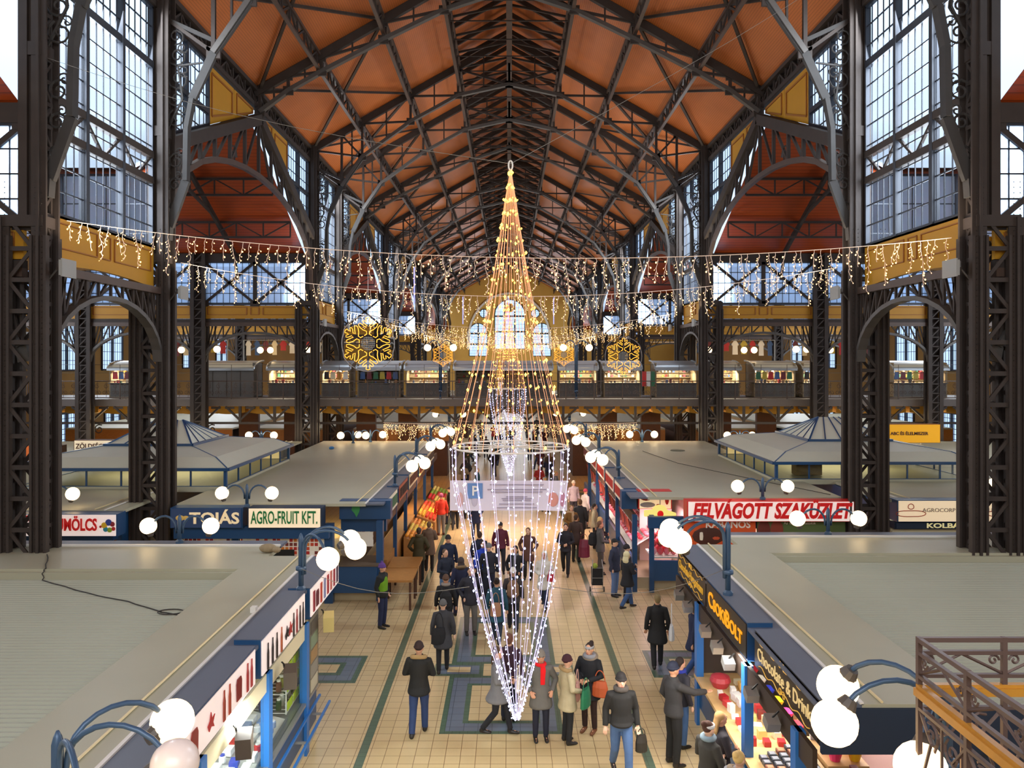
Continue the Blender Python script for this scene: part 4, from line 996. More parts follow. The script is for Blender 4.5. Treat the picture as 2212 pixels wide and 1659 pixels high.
for x, z, sx, sz, c in ((6.1, 1.85, .5, .28, '4a2418'), (5.9, 1.85, .13, .22, 'e8dcc8'), (6.3, 1.8, .2, .1, 'c8502c'), (7.8, 2.05, .2, .3, '6a2a20'), (8.2, 2.05, .2, .3, '8a3a28'), (9.0, 1.7, .5, .15, 'd8c8a0')):
    mb = MB(); mb.sph((x, 23.54, z), 1, 12, 6, 0, (sx, .012, sz)); mb.build('poster_picture', mat('poster ' + c, c, .5), st)
area('stall_light', (4.6, 32, 2.36), (-.2, 0, -1), .5, 14, 420, (1, .62, .66)); area('stall_light', (5.0, 25.2, 2.3), (0, 0, -1), 1, 1.6, 90, (1, .7, .75))
# bodies under the side blocks
for s, dy in ((-1, 0), (1, 1.8)):
    st = body('blue fronted stall under the glazed pavilion on the %s' % SIDE[s], [('front_panel', BLUE, [(s * 11.5, s * 24, 22.4 + dy, 22.6 + dy, .3, 1.0)]), ('frieze', BLUE, [(s * 11.5, s * 24, 22.3, 22.6, 2.0, 2.33)] if s < 0 else []),
        ('back_wall', WOODD, [(s * 11.6, s * 24, 26.5, 26.7, 0, 2.85)]), ('counter_top', WOOD, [(s * 11.5, s * 24, 22.3 + dy, 23 + dy, 1.0, 1.05)]), ('side_wall', BLUE, [(s * 11.45, s * 11.6, 22.7 + dy, 40, 0, 2.86)])], (s * 14, 24, 0))
    area('stall_light', (s * 16, 23.4 + dy, 2.8), (0, -.2, -1), 9, .4, 200, (1, .85, .55))

# ---- glazed pavilions
PGL = glassmat('pavilion glass', (.86, .84, .76, 1), .1)
PIN = mat('pavilion glow', 'e8d8a8', .7, emit='e8cf90', es=.55)  # emission puts the lit interior into this sheet; it is no lamp
PROOF = mat('pavilion roof', 'c4c6b4', .5, 0, .04, 2)
for s, y0, y1 in ((-1, 25.6, 32.9), (1, 27.2, 34.6)):
    x0, x1 = s * 9.45, s * 16.4; xa, xb_ = min(x0, x1), max(x0, x1); zb, ze = RZ + .02, 3.62
    cx, cyy = (xa + xb_) / 2, (y0 + y1) / 2
    t = empty('roof_pavilion', (cx, cyy, zb)); tag(t, 'glazed rooftop pavilion with white hipped roof and blue skylight on the %s' % SIDE[s], 'pavilion')
    mb = MB(); mb.bb(xa - .05, xb_ + .05, y0 - .05, y1 + .05, zb - .12, zb + .06); mb.build('curb', BEIGE, t)
    def ring(z, ix, iy): return [Vector((xa + ix, y0 + iy, z)), Vector((xb_ - ix, y0 + iy, z)), Vector((xb_ - ix, y1 - iy, z)), Vector((xa + ix, y1 - iy, z))]
    r0, r1, r2 = ring(ze, -.15, -.15), ring(ze + .34, .5, .45), ring(ze + .56, 1.9, 1.9)
    mb = MB()
    for a, b in ((r0, r1), (r1, r2)):
        for i in range(4): mb.quad(a[i], a[(i + 1) % 4], b[(i + 1) % 4], b[i])
    mb.build('hipped_roof', PROOF, t)
    mb = MB()
    for i in range(4):
        mb.bar(r0[i], r0[(i + 1) % 4], .07, .1); mb.bar(r2[i], r2[(i + 1) % 4], .09, .16); mb.bar(r0[i], r1[i], .03, .04); mb.bar(r1[i], r2[i], .03, .03)
    mb.build('blue_trim', BLUE, t)
    ap = Vector((cx, cyy, ze + 1.35)); ra = [ap + Vector((-.5, 0, 0)), ap + Vector((.5, 0, 0))]
    mb = MB()
    mb.quad(r2[0], r2[1], ra[1], ra[0]); mb.quad(r2[2], r2[3], ra[0], ra[1]); mb.quad(r2[1], r2[2], ra[1]); mb.quad(r2[3], r2[0], ra[0])
    mb.build('skylight_panes', mat('skylight pane', 'd9dcc8', .3), t)
    mb = MB()
    for i, q in ((0, 0), (1, 1), (2, 1), (3, 0)): mb.bar(r2[i], ra[q], .06, .06)
    for k in (.2, .4, .6, .8):
        mb.bar(r2[0].lerp(r2[1], k), ra[0].lerp(ra[1], k), .04, .04); mb.bar(r2[1].lerp(r2[2], k), ra[1], .04, .04); mb.bar(r2[3].lerp(r2[0], k), ra[0], .04, .04)
    mb.build('skylight_bars', BLUE, t)
    for n_, (a, b) in enumerate(((ring(zb, 0, 0)[i], ring(zb, 0, 0)[(i + 1) % 4]) for i in range(4))):
        mb = MB(); mb.quad(a, b, b + Z * (ze - zb), a + Z * (ze - zb)); mb.build('glass_wall', PGL, t)
        mb = MB(); m = 6
        for k in range(m):
            p = a.lerp(b, k / m); w_ = .1 if k in (0, m) else .05; mb.bar(p, p + Z * (ze - zb), w_, w_, up=(0, 1, 0))
        mb.bar(a + Z * .04, b + Z * .04, .06, .08); mb.build('posts', BLUE, t)
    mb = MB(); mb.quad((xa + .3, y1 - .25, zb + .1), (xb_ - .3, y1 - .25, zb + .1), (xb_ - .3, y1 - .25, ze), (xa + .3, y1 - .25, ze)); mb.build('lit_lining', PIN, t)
    area('pavilion_light', (cx, cyy, ze + .3), (0, 0, -1), 4, 4, 90, (1, .9, .6))
mb = MB(); mb.bb(10.6, 11.4, 28.0, 28.5, RZ + .1, RZ + .62); mb.bb(10.45, 10.62, 27.95, 28.45, RZ + .1, RZ + .6)
tag(mb.build('crate', mat('brown crate', '6a5a34', .6)), 'brown box standing inside the right glazed pavilion', 'box')

# ---- stalls beyond the gallery (roofs and wooden fronts)
for i, (x0, x1, y0, y1) in enumerate(((-16.3, -11.6, 48.5, 62), (-9.8, -3.8, 48.3, 64), (3.9, 9.8, 48.3, 64), (11.6, 16.3, 48.5, 62), (-28, -17.5, 48.5, 62), (17.5, 28, 48.5, 62), (-9.8, -3.8, 72, 88), (3.9, 9.8, 72, 88), (-9.8, -3.8, 96, 112), (3.9, 9.8, 96, 112))):
    t = empty('market_stall', ((x0 + x1) / 2, y0, 0)); tag(t, 'wooden stall with pale roof beyond the gallery, %s' % ('left by the side', 'left of the aisle', 'right of the aisle', 'right by the side', 'far left', 'far right', 'left and deeper', 'right and deeper', 'left at the far end', 'right at the far end')[i], 'market stall', 'market stalls')
    mb = MB(); mb.bb(x0, x1, y0, y1, 2.9, 3.0); mb.build('roof_sheet', BEIGE, t)
    mb = MB(); mb.bb(x0, x1, y0, y0 + .15, 2.2, 2.9); mb.build('fascia', WOOD, t)
    mb = MB(); mb.bb(x0 + .1, x1 - .1, y0 + .1, y1 - .1, 0, 2.2); mb.build('body', WOODD, t)
mb = MB()
for i, x in enumerate((-16.2, -13.4, -8.9, -6.3, 6.1, 8.8, 13.2, 16)):
    mb = MB(); mb.bb(x - .6, x + .6, 47.75, 48.1, 0, 4.3); mb.bb(x - .7, x + .7, 47.7, 48.15, 4.0, 4.3); tag(mb.build('timber_post', WOODD), 'broad dark timber post under the gallery, number counted %s from the left' % ORD[i], 'timber post', 'timber posts under the gallery')
# kiosk signs at the sides
t = ysign(-19.0, -16.9, 33.5, 3.25, 3.75, 'shop_sign', 'cream ZÖLDSÉG sign high at the far left', SIGNC, WOODD, 'ZÖLDSÉG-GYÜ.', mat('brown script', '4a2c20', .5), .3)
ysign(17.5, 20.5, 36.5, 3.35, 4.2, 'shop_sign', 'bright yellow board between the two nearest right columns', mat('yellow board', 'e8a818', .5, emit='e8a010', es=.4), YELD, 'ABC ÉS ÉLELMISZER', mat('brown script', '4a2c20', .5), .2, w=.6)
ysign(-22.2, -19.4, 33.2, 3.1, 3.55, 'shop_sign', 'orange picture board at the far left beside the cream sign', mat('orange board', 'c8642a', .5, emit='c86020', es=.4), WOODD)

# ================================================================ lamps on the roofs
lamp((-3.85, 6.55, 3.005), 'front left blue lamp with one dark globe', (50, 0, -50), 1.0, .77, 1.0, 1.15, .2, (1,))
lamp((3.9, 6.85, RZ + .25), 'front right blue lamp with three bright globes', (130, 180, 230), 1.05, .77, 1.0, 1.2, .2)
mb = MB(); mb.tube([(3.9, 6.85, 0), (3.9, 6.85, RZ + .26)], .06, 8); tag(mb.build('lamp_post', LAMPB), 'blue post carrying the front right lamp', 'post')
lamp((-3.82, 14.1, 3.0), 'blue three globe lamp on the left canopy beside the packet sign', (-48, 0, 40), 1.0, .77, 1.0, 1.15, .2)
lamp((3.9, 13.7, RZ + .08), 'blue three globe lamp on the right canopy above CSOKIBOLT', (205, 180, 150), 1.25, 1.05, 1.05, 1.4, .2)
for i, (y, x) in enumerate(((25.9, 3.85), (31.8, 3.85), (37.5, 3.85))):
    lamp((-x, y, 3.006), 'three globe lamp on the left row, %s past the cross aisle' % ORD[i + 1], (-48, 0, 40), 1.0, .77, 1.0, 1.15, .2)
    lamp((x + .07, y + 1.6, 3.006), 'three globe lamp on the right row, %s past the cross aisle' % ORD[i + 1], (228, 180, 140), 1.0, .77, 1.0, 1.15, .2)
def two(x, y, z, label, w=.73): return lamp((x, y, z), label, (0, 180), .62, .4, w, .68, .19, collar=False)
two(-7.7, 17.95, RZ, 'two globe lamp at the back edge of the near left roof')
two(7.8, 18.8, RZ, 'two globe lamp at the back edge of the near right roof', .75)
two(-7.68, 22.5, 2.95, 'two globe lamp on top of the TOJÁS sign')
two(7.7, 23.35, 3.012, 'two globe lamp on top of the red lettered sign', .76)
two(-7.3, 40.4, RZ, 'two globe lamp at the far edge of the wide left roof', .65); two(-8.1, 39.9, RZ, 'second two globe lamp at the far edge of the wide left roof', .65)
two(7.0, 40.5, RZ, 'two globe lamp at the far edge of the wide right roof', .65); two(-12.9, 40, RZ, 'two globe lamp behind the left pavilion', .65); two(12.0, 40, RZ, 'two globe lamp behind the right pavilion', .65)
two(-13.4, 22.3, RZ, 'two globe lamp above the fruit sign behind the left column'); two(15.6, 23.6, 3.015, 'two globe lamp above the cream sign behind the right column')
two(-17.5, 34, RZ, 'two globe lamp near the far left cream board'); two(14.2, 47.9, RZ + 1, 'two globe lamp beyond the right pavilion')
for i, (x, y) in enumerate(((-3.9, 50), (-3.9, 57), (4, 51), (4, 58), (-3.9, 76), (4, 77), (-3.9, 84), (4, 85))): lamp((x, y, 3.0), 'globe lamp over the aisle beyond the gallery, %s row, %s' % ('left' if x < 0 else 'right', ORD[i]), (0, 180), 1.0, .77, .9, 1.15, .2)
for i, (x, y) in enumerate(((-16.5, 42.6), (-14.6, 46), (-12.3, 46), (12.2, 45.8), (14.3, 45.8), (16.2, 42.6), (18.5, 45), (-19.5, 45))):
    t = empty('pendant_lamp', (x, y, GZ + 2.75)); tag(t, 'bright round lamp hanging over the gallery, %s from the left' % ORD[sorted([-16.5, -14.6, -12.3, 12.2, 14.3, 16.2, 18.5, -19.5]).index(x)], 'pendant lamp', 'lamps hanging over the gallery')
    for dx in (-.3, .3): mb = MB(); mb.sph((x + dx, y, GZ + 2.75), .19, 12, 8); mb.build('globe', GLOBE, t, True)
    mb = MB(); mb.tube([(x - .3, y, GZ + 2.98), (x + .3, y, GZ + 2.98)], .02, 4); mb.tube([(x, y, GZ + 2.98), (x, y, 9.4)], .015, 4)
    for dx in (-.3, .3): mb.tube([(x + dx, y, GZ + 2.98), (x + dx, y, GZ + 2.9)], .03, 5)
    mb.build('hanger', IRON, t)

# ---- floodlights on the columns
for i, (s, y) in enumerate(((-1, 17.3), (1, 17.3), (-1, 23.4), (1, 23.4), (-1, 41.3), (1, 41.3), (-1, 47.4), (1, 47.4))):
    x = s * 10.02; t = empty('floodlight', (x, y - .1, 9.1)); tag(t, 'grey floodlight on the %s iron column of the %s side' % (ORD[i // 2], SIDE[s]), 'floodlight', 'floodlights on the columns')
    mb = MB(); mb.box((x - s * .12, y - .1, 9.28), (.08, .5, .34), 0); mb.box((x - s * .16, y - .1, 9.28), (.03, .56, .4)); mb.build('housing', mat('floodlight grey', '8a8a86', .5), t)
    mb = MB(); mb.box((x + s * .0, y - .1, 9.28), (.2, .06, .06)); mb.build('bracket', IRON, t)

# ================================================================ landing railing at the right
def landing():
    t = empty('landing_railing', (3.2, 6, 3.7)); tag(t, 'brown wrought iron landing railing with wooden handrail at bottom right', 'railing')
    A = Vector((3.2, 6.0, 0)); B = Vector((8.5, 6.0, 0)); C = Vector((3.2, 2.2, 0))
    RB = mat('railing brown', '5e4b44', .45, .2, .15, 4)
    for q in (B, C):
        d = (q - A).normalized(); L = (q - A).length; ax = 'XZ' if q is B else 'YZ'; sg = 1 if q is B else -1
        mb = MB()
        for z, h in ((5.03, .035), (4.93, .03), (4.75, .028), (4.5, .025), (3.8, .03)): mb.bar(A + Z * z, q + Z * z, .035, h)
        mb.build('rails', RB, t)
        mb = MB(); mb.bar(A + Z * 4.63, q + Z * 4.63, .09, .06); mb.bar(A + Z * 4.67, q + Z * 4.67, .05, .03); mb.build('handrail', mat('handrail wood', 'b8802e', .35, 0, .15, 10), t)
        n = max(3, round(L / .68))
        for i in range(n + 1):
            p = A + d * (L * i / n)
            if i or q is B: mb = MB(); mb.bar(p + Z * 3.7, p + Z * 5.05, .036); mb.build('post', RB, t)
            if i == n: break
            m = p + d * (L / n / 2); w_ = L / n / 2; mb = MB()
            for e in (-1, 1):
                mb.tube([m + d * (e * w_) + Z * 4.76, m + d * (e * w_ * .5) + Z * 4.84, m + Z * 4.92], .012, 4)
                scroll(mb, m + d * (e * w_ * .75) + Z * 4.87, .045, 1.2, e * sg, 0 if e > 0 else PI, ax, .01)
                mb.tube([m + d * (e * w_) + Z * 4.5, m + d * (e * w_ * .45) + Z * 4.3, m + d * (e * w_ * .75) + Z * 4.05, m + d * (e * w_ * .2) + Z * 3.82], .014, 5)
                scroll(mb, m + d * (e * w_ * .42) + Z * 4.36, .1, 1.4, e * sg, 1, ax, .012); scroll(mb, m + d * (e * w_ * .5) + Z * 3.98, .1, 1.4, -e * sg, 2, ax, .012)
            mb.bar(m + Z * 3.8, m + Z * 4.5, .016); mb.build('scroll_panel', RB, t)
landing()
mb = MB(); mb.bb(3.1, 9, 2, 6.1, 3.45, 3.7); tag(mb.build('stair_landing', mat('landing stone', '3c3a3c', .7)), 'dark stair landing under the brown railing', 'landing', kind='structure')
# ================================================================ Christmas lights
WARM = glow('warm bulb', 'ffb040', 9); COOL = glow('cool bulb', 'c4ccff', 9); ICIB = glow('icicle bulb', 'ffc070', 8)
WIREW = mat('lit amber wire', 'e0b090', .5, emit='ff9a50', es=.55); WIREC = mat('lit white wire', 'e0dcf0', .5, emit='c0b8f0', es=.6); WIREI = mat('icicle wire', 'd8c8b8', .5, emit='ffc8a0', es=.25)
WIRE = mat('pale cable', 'b8b4ac', .5)
S1 = F / 11.5
UP = [(370, 1), (440, 13), (525, 26), (600, 38), (700, 57), (800, 82), (900, 108), (965, 125)]
DN = [(965, 125), (1040, 124), (1103, 113), (1200, 97), (1300, 78), (1400, 52), (1500, 22), (1553, 5)]
def prof(P, n, seed, bulb, rows=None):
    return None
def light_tree(loc, label):
    t = empty('light_tree', loc); tag(t, label, 'christmas light tree', 'hanging light trees'); L = Vector(loc)
    z = lambda py: EYE - (py - CY) / S1
    rg = MB(); rr = 125 / S1; c = L + Z * (z(965))
    rg.tube([c + Vector((rr * math.cos(2 * PI * i / 40), rr * math.sin(2 * PI * i / 40), 0)) for i in range(40)], .014, 5, closed=True)
    rg.tube([c + Vector((.25 * math.cos(2 * PI * i / 16), .25 * math.sin(2 * PI * i / 16), .03)) for i in range(16)], .01, 4, closed=True)
    for i in range(10): rg.tube([c, c + Vector((rr * math.cos(2 * PI * i / 10), rr * math.sin(2 * PI * i / 10), 0))], .009, 4)
    rg.build('ring_frame', WHITE, t)
    mb = MB(); mb.tube([L + Vector((.03 * math.cos(a), 0, z(366) + .06 + .07 * math.sin(a))) for a in [2 * PI * i / 14 for i in range(14)]], .012, 4, closed=True); mb.build('hook', WHITE, t)
    for P, nm, wm, bm_ in ((UP, 'amber_light_string', WIREW, WARM), (DN, 'white_light_string', WIREC, COOL)):
        n = 24 if P is UP else 20
        for k in range(n):
            a = 2 * PI * k / n + .05; d = Vector((math.cos(a), math.sin(a), 0)); mb = MB(); pts = []
            sh = lambda py: Vector((max(0, py - 1040) / 510 * .09, 0, 0))
            for py, hw in P: pts.append(L + d * (hw / S1 + R.uniform(-.006, .006)) + Z * z(py) + sh(py))
            mb.tube(pts, .0045, 3, 0)
            Ltot = P[-1][0] - P[0][0]; py = P[0][0] + 4; row = 0
            while py < P[-1][0]:
                for (p0, w0), (p1, w1) in zip(P[:-1], P[1:]):
                    if p0 <= py <= p1: hw = w0 + (w1 - w0) * (py - p0) / (p1 - p0)
                j = R.uniform(-4, 4)
                if R.random() < (.62 if P is UP else .8):
                    q = L + d * (hw / S1 + R.uniform(.0, .03)) + Z * z(py + j) + sh(py) + Vector((-d.y, d.x, 0)) * R.uniform(-.03, .03)
                    r = R.choice((.009, .012, .015, .02)) if P is UP else R.choice((.006, .008, .011, .015)); mb.oct(q, r, r * 1.5, 1)
                py += 29 if P is UP else 17
            mb.build(nm, [wm, bm_], t)
    return t
T1 = light_tree((.02, 11.5, 0), 'nearest hanging cone of amber and white lights above the aisle')
tree(T1)
dup(T1, (-.08, 36.0, 0), None, 'second hanging light cone, seen through the nearest one before the gallery', .92 and None)
dup(T1, (0, 60.0, 0), None, 'third hanging light cone far down the nave')
for a, b, nm in (((0.02, 11.5, 10.16), (-10.35, 17.2, 14.0), 'thin cable from the light tree top to the left column'), ((.02, 11.5, 10.16), (10.35, 17.2, 18.0), 'thin cable from the light tree top to the right column'),
                 ((-.6, 11.5, 3.83), (-3.78, 14.0, 3.42), 'thin guy rope from the tree side to the left lamp pole'), ((.62, 11.5, 3.83), (3.86, 13.7, 3.5), 'thin guy rope from the tree side to the right lamp pole')):
    a, b = Vector(a), Vector(b); mb = MB(); mb.tube([a.lerp(b, i / 8) - Z * (.25 * math.sin(PI * i / 8)) for i in range(9)], .005, 4); tag(mb.build('cable', mat('grey cable', '77746c', .6)), nm, 'cable')
# ---- icicle garlands
STR = []
for v in range(10):
    rr = random.Random(v); mb = MB(); L = rr.choice((.3, .45, .6, .75, .9)); x = 0; pts = [Vector((0, 0, 0))]; z = 0
    while z > -L: z -= .07; x += rr.uniform(-.03, .03); pts.append(Vector((x, rr.uniform(-.01, .01), z)))
    mb.tube(pts, .006, 3)
    for p in pts[1:]:
        if rr.random() < .85:
            q = p + Vector((rr.choice((-1, 1)) * rr.uniform(.02, .06), 0, rr.uniform(-.06, -.02))); mb.tube([p, q], .005, 3); r = rr.choice((.009, .012, .015, .02)); mb.oct(q, r, r * 1.2, 1)
    me = bpy.data.meshes.new('icicle_strand'); me.from_pydata(mb.v, [], mb.f); me.materials.append(WIREI); me.materials.append(ICIB); me.polygons.foreach_set('material_index', mb.m); STR.append(me)
def garland(y, x0, z0, x1, z1, zm, label, n=80, sc_=1):
    t = empty('hanging_icicle_garland', (0, y, zm)); tag(t, label, 'light garland', 'icicle light garlands')
    P = lambda u: Vector((x0 + (x1 - x0) * u, y, (z0 * (1 - u) + z1 * u) + (zm - (z0 + z1) / 2) * 4 * u * (1 - u)))
    mb = MB(); mb.tube([P(i / 30) for i in range(31)], .008, 4); mb.build('cable', WIREI, t)
    for i in range(n):
        u = (i + .5 + R.uniform(-.3, .3)) / n; o = bpy.data.objects.new('icicle_strand', R.choice(STR)); COL.objects.link(o); o.parent = t
        o.location = P(u) - t.location; o.scale = (sc_, 1, sc_ * R.uniform(.8, 1.15))
for n, y in enumerate((17.9, 24.1, 47.6, 65.5, 71.6, 89.6, 95.6)):
    garland(y, -10.3 if n < 2 else -10.05, 7.2 + (3.28 if n == 0 else 3.1), 10.3 if n < 2 else 10.05, 7.2 + (2.88 if n == 0 else 2.95), 7.2 + (2.42 if n == 0 else 2.04), '%s icicle light garland strung across the nave' % ORD[n], 98 if n < 3 else 64, 1 if n < 2 else 1.15)
garland(41.5, -6.8, 3.9, -2.9, 3.9, 3.85, 'short icicle garland under the gallery left of the aisle', 40)
garland(41.5, 3.2, 3.9, 6.9, 3.9, 3.85, 'short icicle garland under the gallery right of the aisle', 40)
garland(48.2, -3.2, 3.5, 3.2, 3.5, 3.3, 'short icicle garland over the aisle beyond the gallery', 50)
# ---- snowflakes
NEON = glow('amber neon', 'ffa030', 3.0); NEONC = glow('amber neon halo', 'ff8a1c', 1.6)
HALF = [(.27, .05), (.37, .055), (.4, .13), (.36, .19)]
ARM = [(.3, .14), (.36, .05), (.46, .06), (.52, .2), (.63, .33), (.73, .37), (.77, .31), (.7, .2), (.6, .07), (.69, .06), (.77, .17), (.85, .21), (.88, .15), (.8, .06), (.89, .06), (.97, .08), (1, .0)]
def snowflake(loc, r, label):
    t = empty('snowflake_light', loc); tag(t, label, 'snowflake light', 'snowflake lights'); c = Vector(loc)
    mb = MB(); mb.tube([c + Vector((r * 1.06 * math.cos(a) * (1 if abs(math.cos(a)) < .9 else .94), .02, r * 1.06 * math.sin(a))) for a in [2 * PI * i / 36 for i in range(36)]], r * .018, 5, closed=True); mb.build('hoop', mat('hoop grey', '8a8684', .5), t)
    for k in range(6):
        a = PI / 2 + k * PI / 3; u = Vector((math.cos(a), 0, math.sin(a))); v = Vector((-math.sin(a), 0, math.cos(a)))
        pts = [c + u * (p * r) + v * (q * r) for p, q in ARM] + [c + u * (p * r) - v * (q * r) for p, q in ARM[::-1][1:]]
        mb = MB(); mb.tube(pts, r * .015, 5); mb.build('neon_arm', NEON, t)
    mb = MB()
    for i in range(-3, 4):
        w = .27 * math.sqrt(max(0, 1 - (i / 3.6) ** 2)) * r
        mb.bar(c + Vector((i * r * .075, .01, -w)), c + Vector((i * r * .075, .01, w)), r * .012); mb.bar(c + Vector((-w, .01, i * r * .075)), c + Vector((w, .01, i * r * .075)), r * .012)
    mb.build('centre_mesh', STEEL, t)
    mb = MB(); mb.tube([c + Z * r, c + Z * (r + 1.5)], .006, 4); mb.build('hanger', WIRE, t)
snowflake(PX(795, 742, 23.0), .79, 'large amber neon snowflake on the left, the biggest')
snowflake(PX(1347, 770, 33.0), .79, 'middle sized amber neon snowflake on the right')
snowflake(PX(957, 767, 40.5), .6, 'small amber neon snowflake on the left')
snowflake(PX(1218, 766, 40.5), .6, 'small amber neon snowflake on the right')
# ---- banner behind the tree
t = empty('parking_banner', (-.03, 12.7, 4.7)); tag(t, 'white banner with a blue P parking sign hanging behind the light tree', 'banner')
a = PX(972, 1038, 12.7); b = PX(1225, 1103, 12.7); bx0, bx1, bz1, bz0 = a.x, b.x, a.z, b.z; W_ = bx1 - bx0
mb = MB(); n = 24
for i in range(n):
    u0, u1 = i / n, (i + 1) / n; f = lambda u: 12.7 + .02 * math.sin(u * 19)
    mb.quad((bx0 + W_ * u0, f(u0), bz0), (bx0 + W_ * u1, f(u1), bz0), (bx0 + W_ * u1, f(u1), bz1), (bx0 + W_ * u0, f(u0), bz1)); 
mb.build('cloth', mat('banner cloth', 'd2cad6', .8), t)
px_ = bx0 + W_ * .215; pz = (bz0 + bz1) / 2 + .08
mb = MB(); mb.bb(px_ - .125, px_ + .125, 12.655, 12.665, pz - .12, pz + .13); mb.build('blue_square', mat('parking blue', '5a7fb4', .6), t)
text('letter', 'P', .22, (px_, 12.645, pz), FACE_CAM, WHITE, t, .003, bold=.004)
for k, (u, z_, l) in enumerate(((.57, .86, .46), (.57, .70, .5), (.57, .62, .44), (.57, .46, .18), (.57, .4, .26), (.57, .34, .24), (.57, .22, .3), (.57, .1, .34))):
    mb = MB(); mb.bb(bx0 + W_ * (u - l / 2), bx0 + W_ * (u + l / 2), 12.66, 12.665, bz0 + (bz1 - bz0) * z_, bz0 + (bz1 - bz0) * z_ + .014); mb.build('print_line', mat('print grey', '8c8496', .7), t)
for u, c, sx in ((.09, 'c49c98', .05), (.88, 'c8877c', .09), (.96, 'b07a90', .05), (.21, 'b4acbc', .05)):
    mb = MB(); mb.sph((bx0 + W_ * u, 12.67, (bz0 + bz1) / 2 - .06), 1, 10, 6, 0, (sx, .012, .12)); mb.build('picture', mat('banner pic ' + c, c, .7), t)
mb = MB()
for x in (bx0, bx1): mb.tube([(x, 12.7, bz1), (x * .98, 12.2, 5.9), (x * .95, 11.7, 5.92)], .006, 4)
mb.build('cord', WIRE, t)
# ---- blue tube lights hanging
for i, (x, y) in enumerate(((895, 47), (1098, 60), (1000, 62), (1196, 64))):
    p = PX(x, 655 if i == 0 else 700, y); mb = MB(); mb.tube([p, p + Z * 2.2], .035, 6); mb.tube([p + Z * 2.2, (p.x, p.y, 12 if i else 11)], .008, 3, 1)
    tag(mb.build('meteor_tube', [glow('blue tube', '8c90ff', 2.2), WIRE]), 'hanging blue tube light, %s' % ('left beside the fourth column', 'in the middle of the far nave', 'left of the far window', 'right of the far window')[i], 'tube light')
# ================================================================ people
_MC = {}
def baked(key, mbs, vox, smooth=4, flatmat=None):
    if key in _MC: return _MC[key]
    me = bpy.data.meshes.new(key[0]); me.from_pydata(mbs.v, [], mbs.f); me.update()
    o = bpy.data.objects.new('tmp', me); COL.objects.link(o)
    r = o.modifiers.new('r', 'REMESH'); r.mode = 'VOXEL'; r.voxel_size = vox; r.use_smooth_shade = True
    if smooth: s_ = o.modifiers.new('s', 'SMOOTH'); s_.iterations = smooth; s_.factor = .5
    bpy.context.view_layer.update()
    m2 = bpy.data.meshes.new_from_object(o.evaluated_get(bpy.context.evaluated_depsgraph_get())); m2.name = key[0]
    bpy.data.objects.remove(o); bpy.data.meshes.remove(me)
    m2.materials.clear(); m2.materials.append(SKIN)
    m2.polygons.foreach_set('use_smooth', [True] * len(m2.polygons)); _MC[key] = m2
    return m2
SKIN = mat('skin', 'd2a283', .5)
V = Vector
LEGS = {'stand': [((.09, 0, .92), (.1, -.015, .5), (.105, .02, .09)), ((-.09, 0, .92), (-.1, -.015, .5), (-.105, .02, .09))],
        'walk': [((.09, 0, .92), (.095, -.16, .52), (.09, -.24, .1)), ((-.09, 0, .92), (-.095, .04, .5), (-.09, .3, .16))],
        'stride': [((.09, 0, .92), (.1, .06, .5), (.1, .22, .12)), ((-.09, 0, .92), (-.09, -.12, .51), (-.09, -.15, .09))]}
ARMS = {'down': [((.25, .05, 1.16), (.27, -.03, .91)), ((-.25, .05, 1.16), (-.27, -.03, .91))],
        'swing': [((.25, -.06, 1.16), (.25, -.2, .95)), ((-.25, .12, 1.17), (-.26, .16, .92))],
        'pocket': [((.31, .07, 1.17), (.21, -.1, 1.0)), ((-.31, .07, 1.17), (-.21, -.1, 1.0))],
        'hold': [((.27, -.02, 1.16), (.09, -.24, 1.12)), ((-.27, -.02, 1.16), (-.07, -.25, 1.1))],
        'carry': [((.25, .04, 1.16), (.27, -.02, .91)), ((-.29, .02, 1.17), (-.18, -.22, 1.08))],
        'point': [((.27, .04, 1.16), (.24, -.12, .98)), ((-.24, -.24, 1.3), (-.19, -.52, 1.25))]}
def hand(mb, w, d, side):
    """palm, four bent fingers of unequal length and a thumb from the side of the palm"""
    w, d = V(w), V(d).normalized(); sd = d.cross(V((0, 1, 0)) if abs(d.y) < .8 else V((0, 0, 1))).normalized() * side; nr = d.cross(sd).normalized()
    p = w + d * .085
    mb.tube([w - d * .01, w + d * .03, w + d * .06, p], [(.024, .02), (.032, .018), (.04, .017), (.038, .015)], 8)
    for i, l in enumerate((.07, .08, .075, .058)):
        o = p - d * .01 + sd * ((i - 1.5) * .021); m = o + d * (l * .5) + nr * .006; e = o + d * (l * .9) + nr * .03
        mb.tube([o, m, e], [.0095, .009, .0075], 6)
    o = w + d * .025 + sd * (-.032); mb.tube([o, o + d * .03 - sd * .025 + nr * .01, o + d * .062 - sd * .03 + nr * .018], [.012, .0105, .0085], 6)
